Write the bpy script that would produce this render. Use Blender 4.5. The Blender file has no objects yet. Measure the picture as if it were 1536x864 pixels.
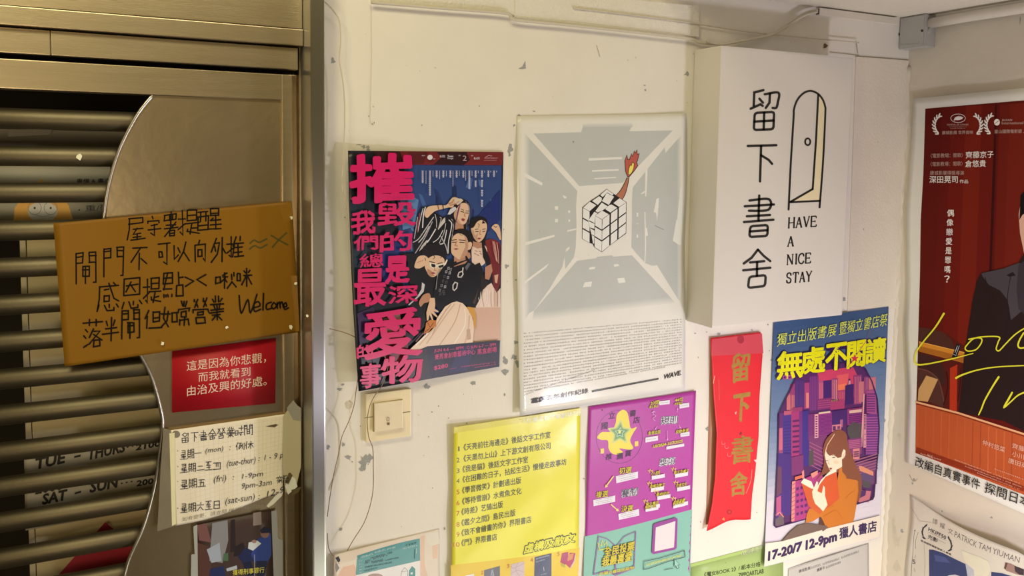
import bpy, bmesh, math, random
import numpy as np
from mathutils import Vector
from mathutils.geometry import tessellate_polygon
random.seed(7)
SC = bpy.context.scene
COL = SC.collection

# ------------------------------------------------------------------ camera
FOC, PPX, PPY = 1233.0, 768.0, 330.0            # focal length and principal point of the (cropped) photograph, px of 1536x864
CAM_D = 1.47                                    # distance of the camera from the long wall (Y = 0); camera height is Z = 0
_w = np.array([3250 - PPX, 272 - PPY, FOC]); _w /= np.linalg.norm(_w)
_v = np.array([500 - PPX, 17000 - PPY, FOC]); _v /= np.linalg.norm(_v)
_X = _w; _Z = -_v; _Z = _Z - _X * _Z.dot(_X); _Z /= np.linalg.norm(_Z); _Y = np.cross(_Z, _X)
CM = np.array([_X, _Y, _Z])                     # world = CM @ (right, down, forward)
CAM = np.array([0.0, -CAM_D, 0.0])
cd = bpy.data.cameras.new('camera'); cam = bpy.data.objects.new('camera', cd); COL.objects.link(cam)
from mathutils import Matrix
R_ = CM @ np.diag([1.0, -1.0, -1.0])
cam.matrix_world = Matrix([list(R_[i]) + [CAM[i]] for i in range(3)] + [[0, 0, 0, 1]])
cd.sensor_fit = 'HORIZONTAL'; cd.sensor_width = 36.0; cd.lens = 36.0 * FOC / 1536.0
cd.shift_x = 0.0; cd.shift_y = -(432.0 - PPY) / 1536.0
cd.clip_start = 0.01
SC.camera = cam

# ------------------------------------------------------------------ light, world, exposure
SC.view_settings.view_transform = 'Standard'
SC.view_settings.look = 'None'
SC.view_settings.exposure = 0.0
SC.view_settings.gamma = 1.0
SC.view_settings.use_curve_mapping = False
W = bpy.data.worlds.new('world'); SC.world = W; W.use_nodes = True
_n = W.node_tree.nodes; _l = W.node_tree.links                  # dim passage: warm lit above, dark towards the ground
_tc = _n.new('ShaderNodeTexCoord'); _sp = _n.new('ShaderNodeSeparateXYZ'); _mr = _n.new('ShaderNodeMapRange'); _mx = _n.new('ShaderNodeMix'); _mx.data_type = 'RGBA'
_mr.inputs[1].default_value = -0.25; _mr.inputs[2].default_value = 0.35
_mx.inputs[6].default_value = (0.10, 0.10, 0.10, 1); _mx.inputs[7].default_value = (1.0, 0.72, 0.24, 1)
_l.new(_tc.outputs['Generated'], _sp.inputs[0]); _l.new(_sp.outputs['Z'], _mr.inputs[0]); _l.new(_mr.outputs[0], _mx.inputs[0]); _l.new(_mx.outputs[2], _n['Background'].inputs[0])
_n['Background'].inputs[1].default_value = 0.20

def area_light(name, loc, target, sx, sy, power, color, shape='RECTANGLE'):
    ld = bpy.data.lights.new(name, 'AREA'); ld.shape = shape; ld.size = sx; ld.size_y = sy
    ld.energy = power; ld.color = color
    o = bpy.data.objects.new(name, ld); COL.objects.link(o); o.location = loc
    o.rotation_euler = (Vector(target) - Vector(loc)).to_track_quat('-Z', 'Y').to_euler()
    return o
# bare bulb low in the passage: casts the upward shadows
key = bpy.data.lights.new('passage_lamp', 'POINT'); key.energy = 21.5; key.color = (0.96, 0.90, 1.0); key.shadow_soft_size = 0.05
ko = bpy.data.objects.new('passage_lamp', key); COL.objects.link(ko); ko.location = (1.42, -1.0, -0.84)
# warm overhead light before the soffit, soft low glow near the floor, added warm fills at either side
area_light('ceiling_light', (-0.55, -1.15, 1.0), (0.45, 0.0, -0.35), 0.45, 0.3, 11.0, (1.0, 0.88, 0.50))
area_light('ceiling_light_far', (0.2, -1.2, 1.2), (0.2, 0.0, -0.6), 0.6, 0.3, 7.0, (1.0, 0.90, 0.58))
area_light('shop_glow', (1.12, -0.9, -1.4), (1.05, 0.0, -0.8), 0.9, 0.35, 5.6, (1.0, 0.98, 0.78))
area_light('gate_fill', (-0.45, -1.3, -0.35), (0.05, 0.0, -0.45), 0.4, 0.4, 4.0, (1.0, 0.78, 0.46), 'DISK')  # added unseen fill that brightens the gate papers and inner door
area_light('right_wall_fill', (1.5, -0.6, -1.4), (1.871, 0.0, -0.75), 0.3, 0.3, 1.3, (1.0, 0.72, 0.3))  # added unseen fill that brightens the lower part of the right wall

# ------------------------------------------------------------------ helpers
def ray(px, py):
    return CM @ np.array([px - PPX, py - PPY, FOC])
def at(px, py, Y=0.0):
    r = ray(px, py); t = (CAM_D + Y) / r[1]
    return Vector(CAM + r * t)
XR = 1.871                                       # the right-hand wall
def atr(px, py, d=0.0):
    r = ray(px, py); t = (XR - d) / r[0]
    return Vector(CAM + r * t)

def lin(c):
    return c / 12.92 if c <= 0.04045 else ((c + 0.055) / 1.055) ** 2.4
def rgb(r, g, b):
    return tuple(lin(x / 255.0) for x in (r, g, b))
_mats = {}
def mat(name, col, rough=0.6, metal=0.0, spec=0.5, var=0.06, vscale=40.0, bump=0.0, bscale=200.0, aniso=0.0, coat=0.0, dirt=None, stretch=None, alpha=None):
    """procedural principled material: base colour broken up by noise, optional bump and a second dirt colour"""
    key_ = (name, tuple(round(c, 4) for c in col), rough, metal, bump, vscale)
    if key_ in _mats: return _mats[key_]
    m = bpy.data.materials.new(name); m.use_nodes = True
    nt = m.node_tree; b = nt.nodes['Principled BSDF']
    tc = nt.nodes.new('ShaderNodeTexCoord')
    src = tc.outputs['Object']
    if stretch:
        mp = nt.nodes.new('ShaderNodeMapping'); mp.inputs['Scale'].default_value = stretch
        nt.links.new(src, mp.inputs[0]); src = mp.outputs[0]
    nz = nt.nodes.new('ShaderNodeTexNoise'); nz.inputs['Scale'].default_value = vscale; nz.inputs['Detail'].default_value = 4
    nt.links.new(src, nz.inputs['Vector'])
    mx = nt.nodes.new('ShaderNodeMix'); mx.data_type = 'RGBA'
    lo = tuple(c * (1 - var) for c in col) if dirt is None else dirt
    hi = tuple(min(1, c * (1 + var)) for c in col)
    mx.inputs[6].default_value = (*lo, 1); mx.inputs[7].default_value = (*hi, 1)
    if dirt is not None:
        rp = nt.nodes.new('ShaderNodeMapRange'); rp.inputs[1].default_value = 0.33; rp.inputs[2].default_value = 0.5
        nt.links.new(nz.outputs[0], rp.inputs[0]); nt.links.new(rp.outputs[0], mx.inputs[0])
    else:
        nt.links.new(nz.outputs[0], mx.inputs[0])
    nt.links.new(mx.outputs[2], b.inputs['Base Color'])
    b.inputs['Roughness'].default_value = rough; b.inputs['Metallic'].default_value = metal
    b.inputs['Specular IOR Level'].default_value = spec
    if aniso: b.inputs['Anisotropic'].default_value = aniso
    if coat: b.inputs['Coat Weight'].default_value = coat; b.inputs['Coat Roughness'].default_value = 0.15
    if alpha is not None: b.inputs['Alpha'].default_value = alpha
    if bump:
        n2 = nt.nodes.new('ShaderNodeTexNoise'); n2.inputs['Scale'].default_value = bscale; n2.inputs['Detail'].default_value = 5
        nt.links.new(src, n2.inputs['Vector'])
        bp = nt.nodes.new('ShaderNodeBump'); bp.inputs['Strength'].default_value = bump; bp.inputs['Distance'].default_value = 0.01
        nt.links.new(n2.outputs[0], bp.inputs['Height']); nt.links.new(bp.outputs[0], b.inputs['Normal'])
    _mats[key_] = m
    return m
def inker(white, rough=0.5, bump=0.12, bscale=14.0, albedo=0.80, spec=0.4):
    """printing inks of one sheet; colours are taken relative to that sheet's own white"""
    wl = rgb(*white)
    def ink(r, g, b, name='printed_ink'):
        c = tuple(min(0.9, max(0.003, albedo * x / w)) for x, w in zip(rgb(r, g, b), wl))
        return mat(name, c, rough=rough, var=0.03, vscale=25.0, bump=bump, bscale=bscale, spec=spec)
    return ink

def link(name, me, mats, parent=None):
    o = bpy.data.objects.new(name, me); COL.objects.link(o)
    for m in (mats if isinstance(mats, (list, tuple)) else [mats]): me.materials.append(m)
    if parent is not None:                       # meshes are built in world coordinates: undo the parent's place
        o.parent = parent; p = parent; off = Vector((0, 0, 0))
        while p is not None: off += Vector(p.location); p = p.parent
        o.location = -off
    return o
def obj(name, bm, mats, parent=None, smooth=False):
    bmesh.ops.recalc_face_normals(bm, faces=bm.faces)
    me = bpy.data.meshes.new(name); bm.to_mesh(me); bm.free()
    o = link(name, me, mats, parent)
    if smooth:
        for p in me.polygons: p.use_smooth = True
    return o
def thing(name, label, cat, loc=(0, 0, 0), group=None):
    o = bpy.data.objects.new(name, None); COL.objects.link(o); o.location = loc; o.empty_display_size = 0.05
    o['label'] = label; o['category'] = cat
    if group: o['group'] = group
    return o
def tag(o, label, cat, group=None):
    o['label'] = label; o['category'] = cat
    if group: o['group'] = group
    return o
def struct(o):
    o['kind'] = 'structure'; return o
def under(o, root):
    """parent o to root keeping its place"""
    o.parent = root; o.location = Vector(o.location) - Vector(root.location); return o

def add_box(bm, lo, hi, bev=0.0):
    r = bmesh.ops.create_cube(bm, size=1.0)
    vs = r['verts']
    for v in vs:
        v.co = Vector([(lo[i] + hi[i]) / 2 + v.co[i] * (hi[i] - lo[i]) for i in range(3)])
    if bev:
        es = list({e for v in vs for e in v.link_edges})
        bmesh.ops.bevel(bm, geom=es, offset=bev, segments=2, affect='EDGES', profile=0.7)
def box_obj(name, lo, hi, m, parent=None, bev=0.001):
    bm = bmesh.new(); add_box(bm, lo, hi, bev); return obj(name, bm, m, parent)
def prism(bm, pts, off):
    """closed outline of 3-D points extruded by the vector off"""
    a = [bm.verts.new(p) for p in pts]; b = [bm.verts.new(Vector(p) + Vector(off)) for p in pts]
    n = len(pts)
    for i in range(n): bm.faces.new((a[i], a[(i + 1) % n], b[(i + 1) % n], b[i]))
    t = tessellate_polygon([[Vector(p) for p in pts]])
    for tri in t:
        for L in (a, b):
            try: bm.faces.new([L[i] for i in tri])
            except ValueError: pass
def catmull(pts, n=6, closed=False):
    P = [np.array(p, float) for p in pts]; out = []
    N = len(P); rng = range(N if closed else N - 1)
    for i in rng:
        if closed: p0, p1, p2, p3 = P[i - 1], P[i], P[(i + 1) % N], P[(i + 2) % N]
        else: p0, p1, p2, p3 = P[max(i - 1, 0)], P[i], P[i + 1], P[min(i + 2, N - 1)]
        for k in range(n):
            t = k / n
            out.append(0.5 * ((2 * p1) + (-p0 + p2) * t + (2 * p0 - 5 * p1 + 4 * p2 - p3) * t * t + (-p0 + 3 * p1 - 3 * p2 + p3) * t ** 3))
    if not closed: out.append(P[-1])
    return out
def tube_bm(bm, pts, r, seg=8, caps=True):
    pts = [Vector(p) for p in pts]; rings = []
    for i, p in enumerate(pts):
        d = (pts[min(i + 1, len(pts) - 1)] - pts[max(i - 1, 0)]).normalized()
        a = d.cross(Vector((0, 1, 0.01))) if abs(d.y) < 0.9 else d.cross(Vector((1, 0, 0)))
        a.normalize(); b = d.cross(a)
        rr = r[i] if isinstance(r, (list, tuple)) else r
        rings.append([bm.verts.new(p + (a * math.cos(2 * math.pi * k / seg) + b * math.sin(2 * math.pi * k / seg)) * rr) for k in range(seg)])
    for A, B in zip(rings, rings[1:]):
        for k in range(seg): bm.faces.new((A[k], A[(k + 1) % seg], B[(k + 1) % seg], B[k]))
    if caps: bm.faces.new(rings[0][::-1]); bm.faces.new(rings[-1])
def tube(name, pts, r, m, parent=None, seg=8):
    bm = bmesh.new(); tube_bm(bm, pts, r, seg); return obj(name, bm, m, parent, smooth=True)

# ---- sheets of paper on a wall and what is printed on them.  Points are read off the photograph and
# ---- thrown onto the real wall plane; the sheet's own curl lifts it off the wall.
def homography(q):
    A = []
    for (u, v), (x, y) in zip(((0, 0), (1, 0), (1, 1), (0, 1)), q):
        A.append([u, v, 1, 0, 0, 0, -u * x, -v * x]); A.append([0, 0, 0, u, v, 1, -u * y, -v * y])
    h = np.linalg.solve(np.array(A, float), np.array([c for p in q for c in p], float))
    return np.append(h, 1).reshape(3, 3)
class Sheet:
    def __init__(s, quad, plane=('Y', 0.0), base=0.0012, curl=None, warp=None):
        s.q = quad; s.H = homography(quad); s.Hi = np.linalg.inv(s.H)
        s.plane = plane; s.base = base; s.curl = curl; s.warp = warp
    def px(s, u, v):
        h = s.H @ np.array([u, v, 1.0]); x, y = h[0] / h[2], h[1] / h[2]
        if s.warp:
            dx, dy = s.warp(u, v); x += dx; y += dy
        return x, y
    def P(s, pts, lift=0.0):
        pts = np.asarray(pts, float).reshape(-1, 2)
        n = len(pts)
        if s.curl:
            h = np.c_[pts, np.ones(n)] @ s.Hi.T
            u = np.clip(h[:, 0] / h[:, 2], 0, 1); v = np.clip(h[:, 1] / h[:, 2], 0, 1)
            d = s.base + s.curl(u, v) + lift
        else: d = np.full(n, s.base + lift)
        r = np.c_[pts[:, 0] - PPX, pts[:, 1] - PPY, np.full(n, FOC)] @ CM.T
        ax, c0 = s.plane
        t = (CAM_D + c0 - d) / r[:, 1] if ax == 'Y' else (c0 - d) / r[:, 0]
        return CAM + r * t[:, None]
    def mesh(s, name, m, parent=None, nu=30, nv=40, thick=0.0003):
        pts = [s.px(i / nu, j / nv) for j in range(nv + 1) for i in range(nu + 1)]
        V = s.P(pts)
        Fc = [(j * (nu + 1) + i, (j + 1) * (nu + 1) + i, (j + 1) * (nu + 1) + i + 1, j * (nu + 1) + i + 1) for j in range(nv) for i in range(nu)]
        me = bpy.data.meshes.new(name); me.from_pydata([tuple(v) for v in V], [], Fc)
        for p in me.polygons: p.use_smooth = True
        o = link(name, me, m, parent)
        if thick:
            sd = o.modifiers.new('thickness', 'SOLIDIFY'); sd.thickness = thick; sd.offset = -1.0
        return o

_glyphs = {}
def glyphs(body, bold=0.0, res=2):
    k = (body, bold, res)
    if k not in _glyphs:
        c = bpy.data.curves.new('t', 'FONT'); c.body = body; c.size = 1.0; c.resolution_u = res; c.fill_mode = 'FRONT'; c.offset = bold
        o = bpy.data.objects.new('t', c)
        me = o.to_mesh()
        n = len(me.vertices); co = np.empty(n * 3); me.vertices.foreach_get('co', co); co = co.reshape(-1, 3)[:, :2].copy()
        me.calc_loop_triangles(); T = np.empty(len(me.loop_triangles) * 3, int); me.loop_triangles.foreach_get('vertices', T)
        _glyphs[k] = (co, T.reshape(-1, 3).copy())
        o.to_mesh_clear(); bpy.data.objects.remove(o); bpy.data.curves.remove(c)
    return _glyphs[k]
LIFT = 3.5e-5
class Art:
    """what is printed or written on a sheet: one mesh, one material per ink"""
    def __init__(s, sheet, step=LIFT, start=2, maxe=9.0):
        s.sh = sheet; s.step = step; s.layer = start; s.V = []; s.F = []; s.M = []; s.mats = []; s.n = 0; s.maxe = maxe
    def mi(s, m):
        if m not in s.mats: s.mats.append(m)
        return s.mats.index(m)
    def tris(s, pts, T, m, up=True):
        pts = [tuple(p) for p in pts]; out = []; L2 = s.maxe ** 2
        cache = {}
        stack = [tuple(t) for t in T]
        while stack:
            a, b, c = stack.pop()
            l = [((pts[i][0] - pts[j][0]) ** 2 + (pts[i][1] - pts[j][1]) ** 2, i, j, k) for i, j, k in ((a, b, c), (b, c, a), (c, a, b))]
            d, i, j, k = max(l)
            if d <= L2 or s.sh.curl is None: out.append((a, b, c)); continue
            e = (min(i, j), max(i, j))
            if e not in cache:
                cache[e] = len(pts); pts.append(((pts[i][0] + pts[j][0]) / 2, (pts[i][1] + pts[j][1]) / 2))
            q = cache[e]; stack.append((i, q, k)); stack.append((q, j, k))
        if not out: return
        s.V.append(s.sh.P(pts, s.layer * s.step)); s.F.extend([(a + s.n, b + s.n, c + s.n) for a, b, c in out])
        s.M.extend([s.mi(m)] * len(out)); s.n += len(pts)
        if up: s.layer += 1
    def poly(s, pts, m, smooth=False, up=True, n=5):
        if smooth: pts = catmull(pts, n, True)
        pts = [(float(p[0]), float(p[1])) for p in pts]
        T = tessellate_polygon([[Vector((p[0], p[1], 0)) for p in pts]])
        s.tris(pts, T, m, up)
    def ell(s, cx, cy, rx, ry, m, rot=0.0, up=True, n=20):
        c, sn = math.cos(rot), math.sin(rot)
        s.poly([(cx + rx * math.cos(t) * c - ry * math.sin(t) * sn, cy + rx * math.cos(t) * sn + ry * math.sin(t) * c) for t in [2 * math.pi * k / n for k in range(n)]], m, up=up)
    def stroke(s, pts, w, m, smooth=False, closed=False, up=True, cap=True, n=6):
        if smooth: 
            k = len(pts)
            if isinstance(w, (list, tuple)):
                P3 = catmull([(p[0], p[1], ww) for p, ww in zip(pts, w)], n, closed); pts = [(p[0], p[1]) for p in P3]; w = [max(0.1, p[2]) for p in P3]
            else: pts = catmull(pts, n, closed)
        pts = [np.array(p[:2], float) for p in pts]
        if closed: pts = pts + [pts[0]]
        N = len(pts); W_ = w if isinstance(w, (list, tuple)) else [w] * N
        if len(W_) < N: W_ = list(W_) + [W_[0]]
        A = []; 
        for i in range(N):
            if closed: a, b = pts[(i - 1) % (N - 1)] if i in (0, N - 1) else pts[i - 1], pts[1] if i in (0, N - 1) else pts[i + 1]
            else: a, b = pts[max(i - 1, 0)], pts[min(i + 1, N - 1)]
            if 0 < i < N - 1 or closed:
                d1 = pts[i] - a; d2 = b - pts[i]
                d1 = d1 / (np.linalg.norm(d1) + 1e-9); d2 = d2 / (np.linalg.norm(d2) + 1e-9); d = d1 + d2
                if np.linalg.norm(d) < 0.2: d = d1
                d = d / (np.linalg.norm(d) + 1e-9); mt = min(1.6, 1 / max(0.5, float(np.dot(d, d1))))
            else:
                d = b - a; d = d / (np.linalg.norm(d) + 1e-9); mt = 1.0
            nrm = np.array([-d[1], d[0]]) * W_[i] / 2 * mt
            A.append((pts[i] + nrm, pts[i] - nrm, d))
        P = []; T = []
        for a, b, _ in A: P.append(a); P.append(b)
        for i in range(N - 1): T += [(2 * i, 2 * i + 1, 2 * i + 2), (2 * i + 1, 2 * i + 3, 2 * i + 2)]
        if cap and not closed:
            for i, sg in ((0, -1), (N - 1, 1)):
                d = A[i][2] * sg; nn = np.array([-d[1], d[0]]); r = W_[i] / 2; b0 = len(P)
                P.append(pts[i])
                for k in range(7):
                    t = math.pi * k / 6; P.append(pts[i] + nn * r * math.cos(t) + d * r * math.sin(t))
                T += [(b0, b0 + k + 1, b0 + k + 2) for k in range(6)]
        s.tris(P, T, m, up)
    def glyph(s, body, p0, p1, up_v, m, bold=0.0, res=2, up=True, jit=0.0):
        """the ink box of body is fitted to: bottom left p0, bottom right p1, height vector up_v; bold thickens the outline (in em)"""
        co, T = glyphs(body, min(0.0, bold), res)
        if len(co) == 0: return
        lo = co.min(0); hi = co.max(0)
        q = (co - lo) / np.maximum(hi - lo, 1e-6)
        p0 = np.array(p0, float); p1 = np.array(p1, float); uv = np.array(up_v, float)
        if bold > 0:                                    # keep the thickened letters inside the same box
            k = bold * 0.7 * np.linalg.norm(uv) / max(hi[1] - lo[1], .3); d = (p1 - p0) / (np.linalg.norm(p1 - p0) + 1e-9); e = uv / (np.linalg.norm(uv) + 1e-9)
            if k * 4 < np.linalg.norm(p1 - p0): p0 = p0 + (d + e) * k; p1 = p1 - (d - e) * k; uv = uv - e * 2 * k
        pts = p0 + q[:, :1] * (p1 - p0) + q[:, 1:2] * uv
        if jit: 
            pts = pts + np.c_[np.sin(pts[:, 1] * 1.3 + pts[:, 0] * 0.9) + np.sin(pts[:, 1] * 0.53), np.cos(pts[:, 0] * 1.1 + pts[:, 1] * 0.7) + np.sin(pts[:, 0] * 0.47)] * jit
        s.tris(pts, T, m, False)
        if bold > 0:
            w = bold * np.linalg.norm(uv) / max(hi[1] - lo[1], .3)
            ec = {}
            for t in T:
                for i, j in ((t[0], t[1]), (t[1], t[2]), (t[2], t[0])):
                    e = (min(i, j), max(i, j)); ec[e] = ec.get(e, 0) + 1
            P = []; F_ = []
            for (i, j), n in ec.items():
                if n != 1: continue
                A, B = pts[i], pts[j]; d = B - A; l = np.linalg.norm(d)
                if l < 1e-6: continue
                d = d / l; nn = np.array([-d[1], d[0]]) * w; e = d * w; b0 = len(P)
                P += [A + nn, A - nn, B - nn, B + nn, A - e * .8 + nn * .6, A - e * .8 - nn * .6, B + e * .8 - nn * .6, B + e * .8 + nn * .6]
                F_ += [(b0, b0 + 1, b0 + 2), (b0, b0 + 2, b0 + 3), (b0, b0 + 4, b0 + 5), (b0, b0 + 5, b0 + 1), (b0 + 3, b0 + 2, b0 + 6), (b0 + 3, b0 + 6, b0 + 7)]
            s.tris(P, F_, m, False)
        if up: s.layer += 1
    def line(s, body, p0, p1, h, m, bold=0.0, slant=0.0, res=2, up=True, jit=0.0):
        s.glyph(body, p0, p1, (slant * h, -h), m, bold, res, up, jit)
    def column(s, body, p0, p1, w, m, bold=0.0, gap=0.12, res=2, up=True):
        n = len(body)
        for k, ch in enumerate(body):
            a = np.array(p0) + (np.array(p1) - np.array(p0)) * (k + 1 - gap) / n
            h = (p1[1] - p0[1]) / n * (1 - gap)
            if ch in '，、。 ': continue
            s.glyph(ch, (a[0] - w / 2, a[1]), (a[0] + w / 2, a[1] - 0.0), (0, -h), m, bold, res, up=False)
        if up: s.layer += 1
    def ticks(s, p0, p1, h, m, n=20, fill=0.7, seed=1):
        """a line of print too small to read in the photograph: one small mark per character"""
        rd = random.Random(seed); p0 = np.array(p0, float); p1 = np.array(p1, float)
        P = []; T = []
        for k in range(n):
            if rd.random() > 0.93: continue
            a = p0 + (p1 - p0) * k / n; b = p0 + (p1 - p0) * (k + fill) / n; d = b - a
            for t0, t1, y0, y1 in ((0, 1, .8, 1.0), (.1, .9, .42, .58), (0, 1, 0, .18), (.4, .6, .0, 1.0), (0, .15, .1, .9 if rd.random() > .5 else .3)):
                if rd.random() < 0.2: continue
                i = len(P)
                P += [a + d * t0 + (0, -h * y0), a + d * t1 + (0, -h * y0), a + d * t1 + (0, -h * y1), a + d * t0 + (0, -h * y1)]
                T += [(i, i + 1, i + 2), (i, i + 2, i + 3)]
        if P: s.tris(P, T, m)
    def hand(s, ch, x0, y0, x1, y1, w, m, tilt=0.0, rd=random.Random(3)):
        """one handwritten character from its pen strokes on a ten by ten grid; y0 top, y1 bottom"""
        for st in HAND[ch].split():
            p = []
            for i in range(0, len(st), 2):
                gx, gy = int(st[i]) / 9, int(st[i + 1]) / 9
                p.append((x0 + (x1 - x0) * gx + rd.uniform(-.5, .5) * w * .6, y0 + (y1 - y0) * gy + tilt * (x1 - x0) * gx + rd.uniform(-.5, .5) * w * .6))
            if len(p) == 1: p.append((p[0][0] + w * .6, p[0][1] + w))
            s.stroke(p, w, m, up=False)
        s.layer += 1
    def build(s, name, parent=None):
        if not s.V: return None
        V = np.vstack(s.V)
        me = bpy.data.meshes.new(name); me.from_pydata([tuple(v) for v in V], [], s.F)
        o = link(name, me, s.mats, parent)
        me.polygons.foreach_set('material_index', s.M)
        me.update()
        return o

# ------------------------------------------------------------------ room shell
m_wall = mat('painted_plaster', (0.80, 0.77, 0.725), rough=0.62, var=0.055, vscale=9.0, bump=0.06, bscale=70.0)
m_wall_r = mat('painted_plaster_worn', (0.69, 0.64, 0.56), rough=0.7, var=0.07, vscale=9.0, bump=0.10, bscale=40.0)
m_chip = mat('bare_plaster', (0.34, 0.35, 0.36), rough=0.9, var=0.3, vscale=300)
m_chip_brown = mat('rust_stain', (0.16, 0.10, 0.06), rough=0.9, var=0.3, vscale=300)
m_crack = mat('dark_crack', (0.40, 0.345, 0.27), rough=0.9, var=0.3, vscale=200)
m_old = mat('old_paint', (0.63, 0.58, 0.50), rough=0.8, var=0.15, vscale=60)
CEIL = 0.372
FLOOR = -1.5
WX0 = at(488.5, 432, -0.05).x
bm = bmesh.new(); add_box(bm, (WX0, 0.0, FLOOR), (XR + 0.1, 0.12, CEIL + 0.25)); wall_back = struct(obj('wall_back', bm, [m_wall, m_chip, m_crack, m_chip_brown, m_old]))
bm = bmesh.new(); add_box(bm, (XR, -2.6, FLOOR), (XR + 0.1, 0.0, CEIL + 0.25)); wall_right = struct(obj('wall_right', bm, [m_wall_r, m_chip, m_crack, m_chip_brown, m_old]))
bm = bmesh.new(); add_box(bm, (1.06, -0.5, CEIL), (XR, 0.0, CEIL + 0.2)); struct(obj('ceiling', bm, mat('ceiling_paint', (0.76, 0.72, 0.64), rough=0.8, bump=0.2)))
bm = bmesh.new(); add_box(bm, (-2.5, -3.5, FLOOR - 0.05), (XR + 0.1, 1.2, FLOOR)); struct(obj('floor', bm, mat('passage_floor', (0.07, 0.06, 0.05), rough=0.5, bump=0.2)))

# chips, stains and cracks in the paint: flat shapes with an outline of their own, inside the wall's own mesh
def paint_marks(wall, sheet, marks):
    me = wall.data; bm = bmesh.new(); bm.from_mesh(me)
    a = Art(sheet, step=2e-5, start=3); rd = random.Random(11)
    for kind, dat in marks:
        m = (m_wall, m_chip, m_crack, m_chip_brown, m_old)[kind]
        if len(dat) == 4 and not isinstance(dat[0], tuple):
            x, y, rx, ry = dat
            n = 11
            a.poly([(x + rx * rd.uniform(.35, 1.3) * math.cos(6.283 * k / n), y + ry * rd.uniform(.35, 1.3) * math.sin(6.283 * k / n)) for k in range(n)], m, smooth=False)
        elif isinstance(dat, tuple) and dat[0] == 'line': a.stroke(dat[1], dat[2], m, smooth=True)
        else: a.poly(dat, m)
    V = np.vstack(a.V); vs = [bm.verts.new(v) for v in V]
    idx = [(m_wall, m_chip, m_crack, m_chip_brown, m_old).index(x) for x in a.mats]
    for f_, mi_ in zip(a.F, a.M):
        try: f = bm.faces.new([vs[i] for i in f_]); f.material_index = idx[mi_]
        except ValueError: pass
    bm.to_mesh(me); bm.free()
sp = random.Random(21)
sb = Sheet([(500, 50), (1300, 100), (1300, 800), (500, 860)], base=0.0)
L = lambda w, *p: ('line', list(p), w)
paint_marks(wall_back, sb, [
    (1, [(777, 103), (783, 100), (788, 91), (789, 103), (783, 104)]), (1, (499, 91, 4.5, 4.5)), (2, (893, 30, 3, 3)), (3, (718, 8, 3.4, 3.2)), (3, (679, 4, 1.5, 3)), (3, (641, 3, 1.2, 3)), (3, (628, 3, 1, 2)),
    (1, (766, 223, 4.5, 8)), (1, (764, 229, 3, 6)), (1, (779, 173, 2.5, 2)), (1, (801, 167, 2.2, 1.2)), (1, (771, 188, 2, 2)), (1, (545, 220, 4, 3)), (1, (552, 221, 3, 4)), (1, (1031, 111, 3, 3.5)), (1, (1027, 112, 1.5, 1.2)),
    (1, (967, 128, 2, 1)), (1, (968, 135, 1.6, 1.8)), (2, (719, 159, 1, 2)), (1, (553, 225, 3, 2)), (1, (540, 217, 5, 1)),
    (1, (760, 399, 4, 3.5)), (1, (774, 420, 2, 1)), (1, (757, 541, 4.5, 6)), (1, (770, 536, 5, 4)), (1, (776, 545, 4, 6)), (1, (759, 558, 6, 5)), (1, (709, 575, 4, 4)), (1, (641, 580, 5, 4.5)), (1, (720, 520, 2, 3)), (1, (773, 513, 4, 3)),
    (1, (510, 584, 4, 3)), (1, (514, 577, 3, 2)), (2, (525, 606, 3.5, 6)), (4, (524, 607, 5, 7)), (1, (546, 692, 8, 9)), (1, (553, 688, 7, 7)), (1, (544, 702, 6, 6)), (1, (523, 686, 5, 4.5)), (1, (515, 667, 3, 3.5)), (1, (511, 794, 3, 3.5)), (1, (492, 671, 3, 4)),
    (1, (757, 592, 2, 2)), (1, (700, 635, 1.4, 1.2)), (2, (673, 627, 1, 1)), (3, (658, 609, 1, 1)), (1, (667, 793, 1.3, 2.5)), (3, (648, 618, 1, 1)), (3, (643, 655, 1, 1)), (3, (700, 760, .8, .8)),
    (1, (1043, 500, 1.5, 1.2)), (1, (1060, 498, 1.2, 1)), (1, (1079, 501, 3, 2)), (1, (1128, 495, 1.6, 1.4)), (3, (1152, 487, 1.3, 1.3)), (1, (1157, 540, 1.6, 2.2)), (1, (1061, 644, 3, 4)), (1, (1154, 526, 1, 1)), (3, (1051, 783, 1, 1)), (1, (1002, 581, 3, 2)), (1, (1012, 578, 1.2, 2)), (1, (907, 597, 2, 2)), (1, (876, 718, 1.4, 1.4)),
    (1, (1266, 449, 3, 3)), (1, (1285, 199, 2.4, 2)), (3, (1238, 68, 3.5, 4)), (1, (1325, 632, 4, 8)), (1, (1313, 740, 1.2, 3)), (1, (1305, 809, 1.4, 1.8)),
    (4, L(.6, (556, 6), (557, 80), (555, 160), (555, 185))), (2, L(.8, (484, 0), (497, 12), (506, 24))), (2, L(.7, (895, 68), (900, 85))),
    (4, L(1.6, (480, 605), (497, 620), (508, 640), (509, 690), (502, 715), (494, 735))), 
    (2, L(1.2, (1283, 84), (1325, 87), (1362, 90))), (2, L(1.0, (1284, 62), (1287, 80))), (2, L(1.2, (1245, 78), (1288, 83))),
    (2, L(.8, (820, 598), (880, 590), (1000, 572))), (3, (553, 174, 1, 1)), (3, (560, 160, .8, 1)), (3, (558, 186, 2, .8)),
    (2, L(.9, (866, 12), (930, 20), (1040, 36))), (4, [(1262, 690), (1263, 700), (1266, 704)]),
] + [(sp.choice((2, 3, 4, 4)), (sp.uniform(500, 1320), sp.uniform(20, 850), sp.uniform(.4, 1.1), sp.uniform(.4, 1.4))) for _ in range(120)])
sr = Sheet([(1370, 140), (1530, 130), (1530, 800), (1365, 740)], plane=('X', XR), base=0.0)
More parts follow.
